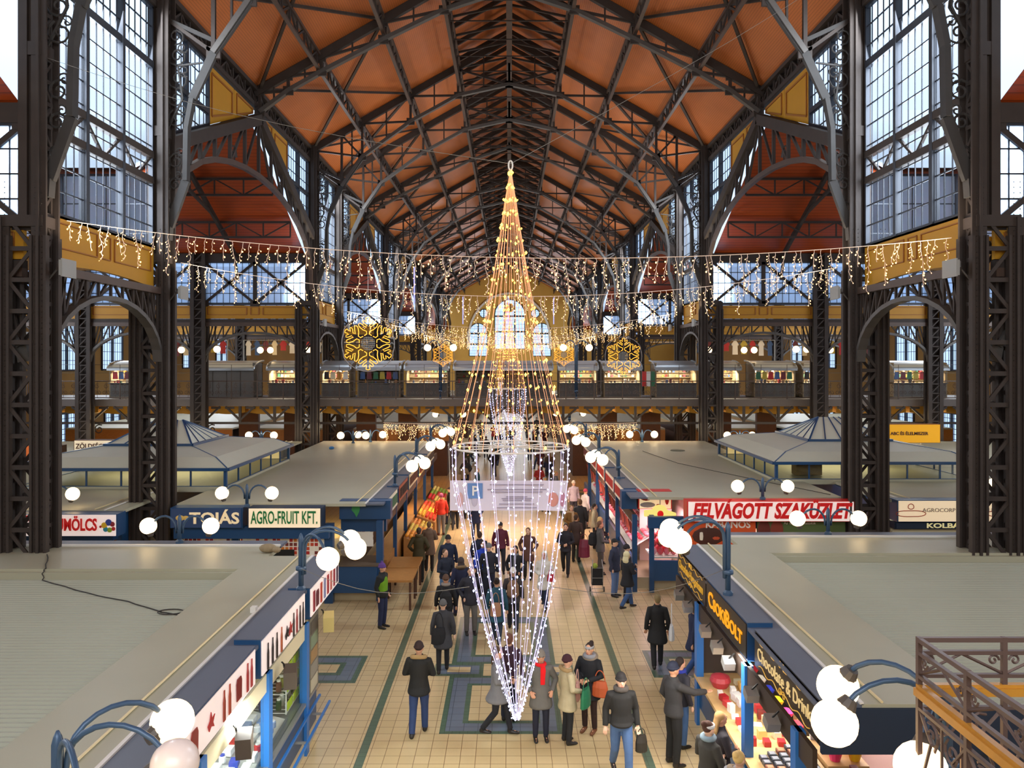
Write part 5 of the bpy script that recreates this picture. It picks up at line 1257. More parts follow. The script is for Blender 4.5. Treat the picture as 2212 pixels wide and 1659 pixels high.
def body_mesh(legs, arms, fine):
    key = ('person_body', legs, arms, fine)
    if key in _MC: return _MC[key]
    mb = MB()
    mb.tube([(0, 0, .86), (0, 0, .95), (0, .0, 1.08), (0, 0, 1.25), (0, .005, 1.38), (0, .01, 1.46)], [(.12, .09), (.155, .105), (.13, .095), (.15, .11), (.165, .1), (.09, .065)], 14)
    mb.tube([(0, .015, 1.42), (0, .005, 1.5), (0, 0, 1.57)], [.065, .054, .055], 10)
    mb.sph((0, -.005, 1.645), 1, 16, 12, 0, (.075, .095, .112)); mb.sph((0, -.045, 1.585), 1, 12, 8, 0, (.052, .05, .05))
    mb.tube([(0, -.085, 1.655), (0, -.112, 1.622), (0, -.09, 1.612)], [.01, .015, .012], 6)
    for s in (-1, 1): mb.sph((s * .076, .008, 1.635), 1, 8, 6, 0, (.014, .022, .032))
    for s, (h, k, a) in zip((1, -1), LEGS[legs]):
        mb.tube([V(h) + V((0, 0, .04)), V(h).lerp(V(k), .5), k, V(k).lerp(V(a), .35), a], [.088, .078, .055, .056, .036], 10)
        d = V((0, -1, 0)); mb.tube([V(a) + V((0, .04, -.04)), V(a) + V((0, -.08, -.05)), V(a) + V((0, -.17, -.06))], [.035, .035, .025], 8)
    for s, (e, w) in zip((1, -1), ARMS[arms]):
        sh = V((s * .175, .01, 1.41)); mb.tube([sh - V((s * .06, 0, 0)), sh, sh.lerp(V(e), .5), e, V(e).lerp(V(w), .4), w], [.05, .056, .047, .04, .037, .027], 9)
        if fine: hand(mb, w, V(w) - V(e), s)
        else: mb.sph(V(w) + (V(w) - V(e)).normalized() * .08, 1, 8, 6, 0, (.035, .035, .06))
    return baked(key, mb, .0085 if fine else .016, 2)
def coat_mesh(arms, hem, flare, legs):
    key = ('coat', arms, hem, flare, legs)
    if key in _MC: return _MC[key]
    mb = MB(); w = .0 if legs == 'stand' else .05
    mb.tube([(0, 0, hem), (0, 0, hem + .04), (0, 0, max(hem + .06, .93)), (0, 0, 1.1), (0, 0, 1.25), (0, .005, 1.38), (0, .01, 1.47), (0, .012, 1.52)],
            [(.185 + flare, .14 + w + flare), (.198 + flare, .152 + w + flare), (.2, .152), (.168, .128), (.178, .135), (.195, .125), (.12, .09), (.075, .07)], 18)
    for s, (e, wr) in zip((1, -1), ARMS[arms]):
        sh = V((s * .18, .01, 1.415)); mb.tube([sh - V((s * .07, 0, 0)), sh, sh.lerp(V(e), .5), e, V(e).lerp(V(wr), .5), wr], [.07, .076, .068, .062, .056, .048], 10)
    mb.tube([(.07 * math.cos(a), .012 + .07 * math.sin(a), 1.51) for a in [2 * PI * i / 12 for i in range(12)]], .024, 6, closed=True)
    return baked(key, mb, .015, 3)
def trouser_mesh(legs, slim):
    key = ('trousers', legs, slim)
    if key in _MC: return _MC[key]
    mb = MB(); mb.tube([(0, 0, .84), (0, 0, .92), (0, 0, 1.03)], [(.13, .1), (.165, .118), (.15, .11)], 14)
    q = .96 if slim else 1.05
    for h, k, a in LEGS[legs]:
        mb.tube([V(h) + V((0, 0, .04)), V(h).lerp(V(k), .5), k, V(k).lerp(V(a), .5), V(a) + V((0, 0, .0))], [.098, .088 * q, .071 * q, .066 * q, .058 * q], 10)
    return baked(key, mb, .015, 3)
def shoe_mesh(legs, boot):
    key = ('shoes', legs, boot)
    if key in _MC: return _MC[key]
    out = []
    for n, (h, k, a) in enumerate(LEGS[legs]):
        mb = MB(); a = V(a)
        mb.tube([a + V((0, .055, -.045)), a + V((0, .03, -.04)), a + V((0, -.07, -.052)), a + V((0, -.15, -.06)), a + V((0, -.19, -.064))], [(.03, .03), (.042, .045), (.045, .038), (.045, .03), (.03, .018)], 8)
        mb.tube([a + V((0, .02, -.05)), a.lerp(V(k), .12), a.lerp(V(k), .75 if boot else .2)], [.048, .053, .066 if boot else .05], 8)
        out.append(baked(('shoe', legs, boot, n), mb, .012, 2))
    _MC[key] = out; return out
def head_mesh(kind):
    key = (kind,)
    if key in _MC: return _MC[key]
    mb = MB(); c = (0, .006, 1.655)
    def cap(zmin, r, back=0, yf=-1):
        s = MB(); s.sph(c, 1, 20, 14, 0, (r, r * 1.22, r * 1.3))
        keep = [f for f in s.f if all((s.v[i].z > zmin + (0 if s.v[i].y < .02 else -back)) for i in f)]
        b = len(mb.v); mb.v += s.v; mb.f += [[b + i for i in f] for f in keep]; mb.m += [0] * len(keep)
        mb.v += [p * .93 + Vector(c) * .07 for p in s.v]; mb.f += [[b + len(s.v) + i for i in f][::-1] for f in keep]; mb.m += [0] * len(keep)
    if kind == 'beanie': mb.sph((0, .012, 1.69), 1, 18, 12, 0, (.088, .105, .098)); mb.tube([(.087 * math.cos(a), .008 + .103 * math.sin(a), 1.672) for a in [2 * PI * i / 18 for i in range(18)]], .016, 6, closed=True)
    elif kind == 'pom_hat': mb.sph((0, .012, 1.69), 1, 18, 12, 0, (.09, .106, .1)); mb.sph((0, .02, 1.8), .035, 10, 8); mb.tube([(.088 * math.cos(a), .008 + .104 * math.sin(a), 1.668) for a in [2 * PI * i / 18 for i in range(18)]], .018, 6, closed=True)
    elif kind == 'cap': mb.sph((0, .012, 1.69), 1, 18, 12, 0, (.084, .103, .085)); mb.box((0, -.12, 1.69), (.13, .09, .015), 0, 0, .2)
    elif kind == 'headband': mb.tube([(.08 * math.cos(a), .004 + .1 * math.sin(a), 1.69) for a in [2 * PI * i / 18 for i in range(18)]], [(.012, .035)] * 18, 6, closed=True)
    elif kind == 'short_hair': mb.sph((0, .022, 1.678), 1, 18, 12, 0, (.083, .095, .095)); mb.sph((0, .06, 1.62), 1, 12, 8, 0, (.065, .05, .06))
    elif kind == 'long_hair': mb.sph((0, .022, 1.68), 1, 18, 12, 0, (.085, .096, .096)); mb.tube([(0, .06, 1.68), (0, .085, 1.58), (0, .1, 1.45), (0, .1, 1.36)], [(.07, .05), (.085, .045), (.08, .035), (.05, .02)], 10)
    elif kind == 'bun_hair': mb.sph((0, .022, 1.68), 1, 18, 12, 0, (.084, .096, .096)); mb.sph((0, .1, 1.74), .05, 10, 8)
    elif kind == 'hood': mb.sph((0, .03, 1.665), 1, 18, 12, 0, (.1, .105, .12)); mb.tube([(0, .06, 1.6), (0, .07, 1.5), (0, .05, 1.44)], [(.1, .07), (.12, .08), (.12, .07)], 12)
    elif kind == 'fur_collar': mb.tube([(.125 * math.cos(a), .04 + .1 * math.sin(a), 1.495 + .03 * math.sin(a)) for a in [2 * PI * i / 16 for i in range(16)]], .042, 8, closed=True)
    elif kind == 'scarf': mb.tube([(.085 * math.cos(a), .005 + .085 * math.sin(a), 1.5) for a in [2 * PI * i / 14 for i in range(14)]], .036, 8, closed=True); mb.tube([(.03, -.1, 1.49), (.03, -.135, 1.4), (.02, -.14, 1.25), (.02, -.14, 1.14)], [(.05, .025), (.06, .02), (.055, .015), (.05, .012)], 8)
    elif kind == 'vest': mb.tube([(0, 0, .9), (0, 0, 1.1), (0, 0, 1.25), (0, .005, 1.37), (0, .01, 1.4)], [(.187, .142), (.176, .136), (.186, .144), (.15, .132), (.12, .12)], 18)
    elif kind == 'snood': mb.tube([(.09 * math.cos(a), .01 + .09 * math.sin(a), 1.515) for a in [2 * PI * i / 14 for i in range(14)]], .045, 8, closed=True)
    return baked(key, mb, .011, 3)
EYEM = mat('eye dark', '1c1410', .3); LIP = mat('lips', 'a85a50', .5)
_fm = {}
def face_meshes():
    if not _fm:
        a = MB(); a.sph((0, 0, 0), .0095, 8, 6, 0, (1.2, .7, .8)); b = MB(); b.tube([(-.024, -.094, 1.583), (0, -.1, 1.58), (.024, -.094, 1.583)], [.005, .008, .005], 6); c = MB(); c.tube([(-.02, 0, 0), (0, -.004, .004), (.02, 0, 0)], [.003, .005, .003], 5)
        for k, q, m in (('eye', a, EYEM), ('mouth', b, LIP), ('eyebrow', c, mat('brow', '3a281c', .7))):
            me = bpy.data.meshes.new(k); me.from_pydata(q.v, [], q.f); me.materials.append(m); _fm[k] = me
    return _fm
def put(name, me, m, parent, loc=None):
    o = bpy.data.objects.new(name, me); COL.objects.link(o); o.parent = parent
    if loc: o.location = loc
    if m: o.material_slots[0].link = 'OBJECT'; o.material_slots[0].material = m
    return o
CM = {}
def cloth(hexc, r=.8): return mat('cloth ' + hexc, hexc, r, 0, .18, 9)
SKINS = [mat('skin %d' % i, c, .5) for i, c in enumerate(('d8a88a', 'cf9c7c', 'dcb094', 'c89272'))]
PN = [0]
def person(x, y, face, h, label, coat, trous, legs='stand', arms='down', hem=.86, flare=0, hat=None, hatc='2a2422', hair='short_hair', hairc='3a281c', shoes='1c1816', boot=False, slim=False, extra=(), fine=False, tights=False, group='shoppers in the aisles'):
    PN[0] += 1
    t = empty('person', (x, y, 0), math.radians(face)); tag(t, label, 'person', group); s = h / 1.76; t.scale = (s * (.94 if slim else 1), s, s)
    b = put('body', body_mesh(legs, arms, fine), SKINS[PN[0] % 4], t)
    put('coat', coat_mesh(arms, hem, flare, legs), cloth(coat), t)
    put('tights' if tights else 'trousers', trouser_mesh(legs, slim or tights), cloth(trous), t)
    for q in shoe_mesh(legs, boot): put('boot' if boot else 'shoe', q, cloth(shoes, .5), t)
    if hair: put('hair', head_mesh(hair), cloth(hairc), t)
    if hat: put(hat, head_mesh(hat), cloth(hatc), t)
    for k, c in extra: put(k, head_mesh(k), cloth(c, .95), t)
    f = face_meshes()
    for q in (-1, 1):
        put('eye', f['eye'], None, t, (q * .03, -.088, 1.652)); put('eyebrow', f['eyebrow'], None, t, (q * .031, -.092, 1.675))
    put('mouth', f['mouth'], None, t)
    return t
def at(px, py): y = F * EYE / (py - CY); return (px - CX) * y / F, y
def hd(px, py, h=1.7): y = F * (EYE - h) / (py - CY); return (px - CX) * y / F, y
def P_(pos, *a, **k): return person(pos[0], pos[1], *a, **k)
# facing: 0 = towards the camera, 180 = away, 90 = to the right (+X), -90 = left
P_(at(905, 1588), 178, 1.8, 'person walking away in black parka with fur collar and blue jeans', '141312', '24365e', 'stride', 'hold', .8, .02, 'beanie', '2c1a18', None, extra=(('fur_collar', 'a08458'),), fine=True)
P_(at(957, 1452), 184, 1.68, 'person in long grey coat and grey knit hat with a black shoulder bag', '34353a', '16161a', 'stride', 'down', .62, .04, 'beanie', '5a5a5a', None, tights=True)
P_(hd(963, 1240), 182, 1.68, 'person in tan knit hat carrying a black backpack, walking away', '17161a', '1c1c22', 'walk', 'down', .8, 0, 'beanie', '5a4030', None, extra=(('snood', '8a8078'),))
P_(hd(962, 1188), 40, 1.72, 'person in navy jumper and light jeans looking at folded hands', '1a2030', '4a6a90', 'stand', 'hold', .9, 0, None, hairc='5a4634')
P_(hd(968, 1162), 10, 1.78, 'bearded person in navy parka behind the one in light jeans', '16203a', '1a1c26', 'stand', 'down', .8, .01, 'beanie', '241c1c')
P_(at(905, 1258), 182, 1.78, 'person in olive green parka standing by the wooden counters', '3c3418', '16140f', 'stand', 'pocket', .72, .02, 'cap', '3a3430', extra=(('snood', '4c4224'),))
P_((-2.75, 26.4), 175, 1.7, 'person in long brown quilted coat at the wooden counters', '6a5444', '241c18', 'stand', 'hold', .6, .03, None, 'long', 'short_hair', '6a5038')
P_(at(953, 1156), 200, 1.72, 'person in bright orange red jacket and grey trousers', 'd8381c', '77726c', 'stand', 'down', .88, 0, 'beanie', 'a04468', None, shoes='5a241c')
P_(at(826, 1356), 70, 1.74, 'person in black and lime green jacket with striped hat by the blue stall', '161816', '1c2648', 'stand', 'down', .85, 0, 'pom_hat', '54347a', None, extra=(('vest', '6a9a1c'),), fine=True)
P_(hd(1056, 1175, 1.75), 5, 1.76, 'person in grey beanie and dark zipped jacket behind the light strings', '232430', '1c2036', 'stand', 'down', .88, 0, 'beanie', '6a6a6a')
P_(hd(1113, 1178), -20, 1.68, 'dark haired person with grey scarf beside the one in grey beanie', '1c1c24', '1a1a20', 'stand', 'pocket', .8, 0, None, hair='long_hair', hairc='1c1614', extra=(('scarf', '6a6a70'),))
P_((-.95, 24.6), 180, 1.76, 'person in plain navy coat seen from behind the light strings', '161a34', '161a2a', 'walk', 'down', .7, .02, None)
P_((-.3, 26.3), 5, 1.7, 'person in maroon jumper under a dark open coat', '5a1c30', '20202a', 'walk', 'down', .85, 0, 'cap', '1c1c20')
P_((.62, 25.4), -10, 1.7, 'person with brown hair in a brown coat behind the light strings', '5a3a30', '2a2422', 'stand', 'pocket', .65, .03, None, hair='long_hair', hairc='6a4a34')
P_((1.02, 22.4), -15, 1.66, 'person in a white hooded coat carrying a small red bag', 'd2cec4', '1e2a48', 'walk', 'hold', .62, .03, 'hood', 'cfcabd', None)
P_((.1, 20.5), 180, 1.7, 'person in white knit hat with a tan rucksack, seen from behind', '3a3436', '20242e', 'walk', 'down', .8, 0, 'beanie', 'd8d4c8', None)
P_((-.32, 19.6), 175, 1.68, 'person in teal coat with a tan bag, seen from behind', '1e4a5c', '243040', 'walk', 'down', .62, .03, None, hairc='2a1e18', hair='bun_hair')
P_((-1.02, 20.3), 10, 1.78, 'person in grey trousers and dark coat beside the light strings', '2a2a34', '686460', 'stand', 'pocket', .78, 0, None)
P_((-1.36, 21.5), 200, 1.72, 'person in dark blue jacket with a fur hood walking away', '1c2240', '2a3050', 'walk', 'down', .82, 0, 'hood', '3a3030', None, extra=(('fur_collar', '7a6448'),))
P_((-.8, 23.6), 20, 1.7, 'person in vivid blue jacket half hidden behind others', '1c3cae', '1c1c26', 'walk', 'down', .85, 0, None, hair='short_hair')
P_((-.22, 14.8), 82, 1.7, 'person in grey coat over a dark skirt and black boots under the tree tip', '6e6e72', '14141c', 'walk', 'hold', .7, .05, None, hair='long_hair', hairc='4a3828', boot=True, tights=True, fine=True)
P_((.0, 15.4), 170, 1.75, 'person in dark red and navy jacket with black sneakers behind the grey coat', '3a2030', '1c2030', 'stand', 'down', .88, 0, None, hairc='6a4434')
P_((.6, 14.62), 5, 1.7, 'person in grey coat with a bright red scarf and black boots', '63605c', '181a2c', 'stand', 'pocket', .66, .04, 'beanie', '7a746c', None, extra=(('scarf', 'd8141c'),), boot=True, tights=True, fine=True)
P_((1.1, 14.5), 110, 1.66, 'person in cream coat with fur collar and maroon hat carrying a green bag', 'b4a888', '17171b', 'stand', 'carry', .7, .04, 'beanie', '3a1620', None, extra=(('fur_collar', '9a8058'),), boot=True, tights=True, fine=True)
P_((1.56, 14.95), -30, 1.72, 'person in black coat with grey headband and an orange handbag', '14161c', '2c1814', 'stand', 'hold', .68, .04, 'headband', '9a9c9e', 'bun_hair', '2a1c16', '6a3c1c', True, extra=(('snood', '8c8e94'), ('fur_collar', '8a7c6c')), tights=True, fine=True)
P_((1.93, 13.25), 2, 1.82, 'person in black zipped jacket and blue jeans walking towards the stairs', '1d1c1b', '46628c', 'walk', 'down', .92, 0, 'beanie', '201c1c', None, extra=(('snood', '4a4440'),), fine=True)
P_(at(1420, 1442), 176, 1.72, 'blond person in long black coat walking away with a white bag', '121214', '141418', 'stride', 'down', .62, .05, None, hair='short_hair', hairc='7a6844', fine=True)
P_(at(1222, 1242), -8, 1.72, 'person in black looking at a phone while walking nearer', '1a1820', '17161a', 'walk', 'hold', .82, 0, None, hair='long_hair', hairc='3a2620')
P_((2.4, 27.6), 160, 1.7, 'person with a maroon suitcase bag behind the phone reader', '3a2a24', '2a2422', 'stand', 'down', .7, 0, None)
P_((2.38, 29.4), 10, 1.7, 'person in long mustard brown coat in the aisle', '7a5624', '4a341c', 'stand', 'hold', .5, .04, None, hair='long_hair', hairc='8a6a44', extra=(('scarf', 'b89a78'),))
P_((3.08, 26.0), 95, 1.8, 'tall person in grey jacket with a black backpack at the butcher stall', '4c4a4a', '45403c', 'stand', 'hold', .75, 0, None, hairc='6a4a38')
P_(at(1328, 1288), 60, 1.76, 'person in navy quilted jacket, flat cap and light jeans', '2c3044', '5a7098', 'stand', 'down', .78, .02, 'cap', '1c1c1e')
P_(at(1355, 1316), 120, 1.68, 'person in dark coat with a cream hood leaning on the butcher counter', '15161c', '33507c', 'walk', 'hold', .72, .02, 'hood', 'd8cca0', None)
P_((3.52, 23.0), 100, 1.72, 'person in black with dark hat between the quilted jacket and the meat case', '201820', '201c22', 'stand', 'hold', .8, 0, 'beanie', '20181c', None)
P_((3.25, 27.4), 90, 1.66, 'blond person with a light blue scarf at the butcher stall', '2a1e28', '2a2830', 'stand', 'hold', .7, 0, None, hair='long_hair', hairc='d8b878', extra=(('snood', 'a0b4c0'),))
P_((3.3, 29.6), 80, 1.72, 'person in cream jacket and black hood down at the butcher stall', 'c0b494', '2c2a2c', 'stand', 'down', .85, 0, None, hairc='2a2018')
P_((3.3, 33.2), 120, 1.7, 'person in pale grey waistcoat with dark sleeves on the right', 'aaa49e', '3a3438', 'stand', 'down', .8, 0, 'beanie', '8a2c3c', None)
P_((2.95, 35.2), 20, 1.74, 'person in pale pink white jacket with a knit hat', 'c8b8c0', '38343c', 'stand', 'down', .82, 0, 'beanie', 'd8c8b0')
P_((2.93, 13.7), 112, 1.84, 'bearded person in dark grey jacket and navy beanie pointing at the sweets', '2c2b2c', '121214', 'stand', 'point', .86, 0, 'beanie', '1c2236', None, fine=True)
P_((3.2, 14.35), 118, 1.68, 'person with dark curly hair close behind the pointing one', '2a2a34', '3c5a84', 'stand', 'down', .85, 0, None, hair='short_hair', hairc='241a18', extra=(('scarf', '2c3a9c'),))
P_((4.2, 17.4), 100, 1.72, 'person in navy coat and white sneakers passing behind the chocolate shop', '1c2240', '2c4c84', 'walk', 'swing', .7, .02, None, shoes='d8d8d8')
P_((3.05, 11.75), 118, 1.7, 'person in dark jacket with brown ponytail and white headband at the chocolate counter', '2e2c28', '22242c', 'stand', 'hold', .85, 0, 'headband', 'd0d2d2', 'bun_hair', '4a2c20', extra=(('snood', '7c909c'),), fine=True)
P_((3.36, 12.2), 100, 1.64, 'person with light brown hair beside the white headband', '2a262c', '26262c', 'stand', 'hold', .85, 0, None, hair='long_hair', hairc='a88454')
P_((3.25, 10.85), 130, 1.7, 'blond person with a grey fur hood at the bottom of the chocolate counter', '8c8c92', '26262c', 'stand', 'hold', .85, 0, None, hair='bun_hair', hairc='d0b070', extra=(('fur_collar', '8a7c6a'),), fine=True)
CL = [('charcoal', '2a2a2e'), ('navy', '1c2240'), ('brown', '4a3424'), ('black', '141416'), ('maroon', '4a1c24'), ('olive', '3a3a20'), ('grey', '5c5a5c'), ('teal', '1e4650'), ('red', '9a2420'), ('beige', '9a8868')]
q = random.Random(5); used = 0
for i in range(34):
    y = 30 + i * 1.35 + q.uniform(-.4, .4); x = q.uniform(-2.7, 2.7) if i % 3 else q.choice((-1, 1)) * q.uniform(2.3, 2.9)
    if 34.6 < y < 37.4 and abs(x) < 1.2: x = 1.8
    nm, c = CL[i % 10]; lg = q.choice(('stand', 'walk', 'stride')); w = q.choice((True, False)); hk = q.choice(('beanie', 'cap', None, None))
    person(x, y, q.choice((0, 180, 10, 190, 90, -90, 170)), q.uniform(1.62, 1.82), 'distant person in %s %s, %s, %s in depth' % (nm, 'long coat' if w else 'jacket', 'left half of aisle' if x < 0 else 'right half of aisle', ('nearest', 'second', 'third', 'last')[i // 10]),
           c, q.choice(('1c1c22', '2a3450', '3a3432')), lg, q.choice(('down', 'pocket', 'hold')), .62 if w else .86, .03 if w else 0, hk, q.choice(('3a2a2a', '6a6a6a', '7a2c34')), q.choice(('short_hair', 'long_hair')), q.choice(('2a1e18', '6a4a30', 'a08050')), group='far crowd in the aisle')
# ---- things people carry
def bag(loc, c, label, w=.3, h=.26, d=.12, rz=0, strap=.3, name='handbag'):
    t = empty(name, loc, math.radians(rz)); tag(t, label, 'bag'); t['_o'] = (0, 0, 0)
    mb = MB(); mb.tube([(0, 0, 0), (0, 0, .02), (0, 0, h * .6), (0, 0, h)], [(w * .42, d * .4), (w * .5, d * .5), (w * .48, d * .45), (w * .38, d * .25)], 12); mb.build('pouch', cloth(c, .5), t)
    mb = MB(); mb.tube([(w * .3 * math.cos(a), 0, h + strap * math.sin(a)) for a in [PI * i / 10 for i in range(11)]], .009, 5); mb.build('strap', cloth(c, .5), t)
    return t
bag((-1.62, 17.65, .72), '16161a', 'black shoulder bag at the hip of the long grey coat', .36, .36, .16, 20, .35)
bag((1.42, 14.28, .78), '1c6a48', 'green shoulder bag on the cream coat', .38, .34, .14, 60, .2)
bag((1.74, 14.72, .78), 'b4542c', 'orange leather handbag held before the black coat', .32, .3, .14, -20, .2)
bag((1.3, 14.66, .74), 'c89a90', 'pink tote bag between the cream coat and the black coat', .26, .34, .1, 70, .25)
bag((2.27, 13.2, .5), '2e2a24', 'small dark bag hanging from the hand of the black jacket', .22, .28, .14, 10, .12)
bag((3.78, 17.9, .72), 'd8d8d8', 'white and navy shoulder bag of the blond walker', .32, .34, .14, 80, .5)
bag((.18, 14.66, .9), 'dcd4c4', 'cream handbag beside the tree tip', .2, .3, .1, 70, .2)
bag((2.66, 27.3, .25), '6a1c34', 'maroon bag beside the phone reader', .4, .62, .3, 0, .2, 'travel_bag')
bag((1.2, 22.15, .86), 'b41c2c', 'small red bag on the white hooded coat', .22, .2, .1, 0, .15)
bag((4.42, 17.2, .35), 'b8b8bc', 'pale carrier bag of the passer in navy coat', .34, .42, .2, 60, .2, 'carrier_bag')
bag((-.34, 19.3, .8), 'a87a5c', 'tan bag on the back of the teal coat', .28, .34, .12, 0, .25)
for x, y, c, lb in ((-1.6, 19.37, '1a1a1e', 'black backpack on the person in tan knit hat'), (.1, 20.28, '8a6a50', 'tan rucksack under the white knit hat'), (2.83, 26.0, '1c1c20', 'black backpack on the grey jacket at the butcher stall')):
    mb = MB(); mb.tube([(x, y, .98), (x, y, 1.04), (x, y, 1.3), (x, y, 1.42)], [(.11, .06), (.16, .09), (.15, .08), (.08, .04)], 12)
    for s in (-1, 1): mb.tube([(x + s * .1, y + .05, 1.4), (x + s * .11, y + .1, 1.46)], .012, 5)
    o = mb.build('backpack', cloth(c)); tag(o, lb, 'backpack')
t = empty('shopping_trolley', (2.75, 24.1, 0)); tag(t, 'black wheeled shopping trolley standing beside the flat cap', 'shopping trolley')
mb = MB(); mb.box((2.75, 24.1, .48), (.34, .24, .55), 0, 0, -.15); mb.build('bag', cloth('1a1818'), t)
mb = MB()
for s in (-1, 1): mb.tube([(2.75 + s * .17, 24.0, .08), (2.75 + s * .17, 23.9, .75), (2.75 + s * .14, 24.0, 1.02)], .012, 5)
for z in (.12, .45, .76): mb.bar((2.58, 23.96, z), (2.92, 23.96, z), .015)
mb.build('frame', STEEL, t)
for s in (-1, 1): mb = MB(); mb.tube([(2.75 + s * .2, 24.05, .08), (2.75 + s * .23, 24.05, .08)], .08, 12); mb.build('wheel', BLACK, t)
mb = MB(); mb.sph((2.68, 24.0, .82), .09, 8, 6); tag(mb.build('cabbage', cloth('8a9a3a')), 'green vegetable sticking out of the shopping trolley', 'vegetable')
# ================================================================ goods on the stalls
GM = lambda c: mat('good ' + c, c, .45)
def jar(p, r, h, c, lid):
    t = None
    mb = MB(); mb.lathe(p, [(r * .9, 0), (r, h * .1), (r, h * .7), (r * .6, h * .8)], 9); o = mb.build('jar', GM(c))
    mb = MB(); mb.lathe((p[0], p[1], p[2] + h * .8), [(r * .68, 0), (r * .68, h * .16)], 9); l = mb.build('lid', GM(lid)); l.parent = o
    return o
def pack(p, d, c, rz=0, name='packet'):
    mb = MB(); mb.box((p[0], p[1], p[2] + d[2] / 2), d, rz); return mb.build(name, GM(c))
# near left: rows of small pots and packets on the counter
t = empty('display_tray', (-4.28, 10, .98)); tag(t, 'long white sloping tray on the near left counter', 'display tray')
mb = MB(); mb.add([(-3.85, 6.4, .98), (-3.85, 13.35, .98), (-4.8, 13.35, 1.22), (-4.8, 6.4, 1.22), (-4.8, 6.4, .98), (-4.8, 13.35, .98)], [(0, 1, 2, 3), (3, 2, 5, 4), (0, 4, 5, 1)]); mb.build('slope', WHITE, t)
mb = MB(); mb.bar((-3.86, 6.4, 1.0), (-3.86, 13.35, 1.0), .02, .05); mb.build('lip', STEEL, t)
COLS = {0: ('d8461e', 'e8d8d0'), 1: ('e86a20', 'f0c020'), 2: ('e8b4a0', 'e8e0dc'), 3: ('f0ece8', 'e890b0'), 4: ('f0d030', 'f0ece8'), 5: ('f0ece8', '3c4cae'), 6: ('c83838', 'f0ece8'), 7: ('8ca0c8', 'e8e8ec')}
for i in range(25):
    y = 6.65 + i * .262
    for j in range(5):
        x = -3.98 - j * .18; z = 1.003 + (abs(x) - 3.85) * .253; zone = min(7, max(0, int((y - 8.2) / .62)))
        c = COLS[zone][0 if R.random() < .6 else 1]
        if (i + j) % 3: o = pack((x, y, z + .005), (.13, .18, R.uniform(.05, .1)), c, R.uniform(-.15, .15))
        else: o = jar((x, y, z + .005), .055, .13, c, COLS[zone][1])
        tag(o, 'colourful packet or pot on the near left counter', 'food packet', 'packets and pots on the near left counter')
for k in range(4):                                    # wire crates on a rack
    z = 1.02 + k * .33
    t = empty('wire_rack_shelf', (-4.5, 13.2, z)); tag(t, 'white wire shelf with bottles behind glass, %s from the counter up' % ORD[k].replace('nearest', 'first'), 'shelf', 'wire shelves of the near left stall')
    mb = MB()
    for x in (-4.55, -3.92): mb.bar((x, 13.5, z), (x, 14.7, z), .02); mb.bar((x, 13.5, z + .14), (x, 14.7, z + .14), .015)
    for j in range(9): mb.bar((-4.55, 13.5 + j * .15, z), (-3.92, 13.5 + j * .15, z), .012); mb.bar((-3.92, 13.5 + j * .15, z), (-3.92, 13.5 + j * .15, z + .14), .012)
    for x in (-4.55, -3.92):
        for y in (13.5, 14.7): mb.bar((x, y, z - .02), (x, y, z + .305), .02)
    mb.build('wire_frame', WHITE, t)
    for j in range(3):
        mb = MB(); mb.bb(-3.915, -3.905, 13.55 + j * .38, 13.85 + j * .38, z + .02, z + .17); mb.build('price_card', GM('c8e020'), t)
    for j in range(12):
        o = jar((-4.08 - (j % 2) * .3, 13.6 + (j // 2) * .19, z + .012), .05, .22, ('3a4a28', '5a3020', 'b8b4a8', '8a8a40')[(j + k) % 4], ('e8e4d8', '2a2a2a')[j % 2]); tag(o, 'small jar on the white wire shelves of the near left stall', 'jar', 'jars on the wire shelves')
for i, (y, c) in enumerate(((10.15, '4a4038'), (12.3, '4a4038'), (14.9, 'c8b878'))):
    t = empty('spotlight', (-3.5, y, 2.2)); tag(t, ('dark spotlight box hanging under the wine sign', 'dark spotlight box hanging under the bottle sign', 'cream spotlight box hanging under the packet sign')[i], 'spotlight', 'box spotlights under the left signs')
    mb = MB(); mb.box((-3.5, y, 2.16), (.2, .24, .32), .2, 0, .3); mb.build('housing', GM(c), t); mb = MB(); mb.tube([(-3.6, y, 2.3), (-3.6, y - .04, 2.38), (-3.64, y, 2.39)], .014, 5); mb.build('bracket', BLACK, t)
# chocolate shop: dark boxes in rows, gifts, bowls
t = empty('chocolate_tray', (4.2, 10.6, .97)); tag(t, 'sloping tray of chocolate boxes at the near end of the right counter', 'display tray')
mb = MB(); mb.add([(3.87, 9.7, .97), (3.87, 12.0, .97), (4.55, 12.0, 1.25), (4.55, 9.7, 1.25), (4.55, 9.7, .97), (4.55, 12.0, .97)], [(3, 2, 1, 0), (4, 5, 2, 3), (1, 5, 4, 0)]); mb.build('slope', MATS['counter wood'], t)
mb = MB(); mb.bar((4.56, 9.7, 1.26), (4.56, 12.0, 1.26), .05, .06); mb.build('ledge', MATS['counter wood'], t)
for i in range(15):
    for j in range(5):
        x = 3.94 + j * .13; y = 9.82 + i * .148; z = 1.0 + (x - 3.87) * .412
        o = pack((x, y, z), (.12, .12, .06), '3a3c44' if (i + j) % 4 else '7a4434', 0, 'chocolate_box'); tag(o, 'small dark chocolate box in rows on the sloping tray', 'chocolate box', 'chocolate boxes on the sloping tray')
        mb = MB(); mb.box((x, y, z + .063), (.09, .09, .006)); d = mb.build('label_card', GM('8a8c96' if (i + j) % 4 else 'b8805c')); d.parent = o
for i in range(8):
    for j in range(3):
        o = pack((4.68 + j * .13, 9.8 + i * .17, 1.0 + j * .1), (.1, .13, .2), ('5a2028', '2a1a18', '8a3038')[(i + j) % 3], 0, 'chocolate_bar_box'); tag(o, 'upright dark red chocolate bar pack on the ledge', 'chocolate pack', 'chocolate packs behind the sloping tray')
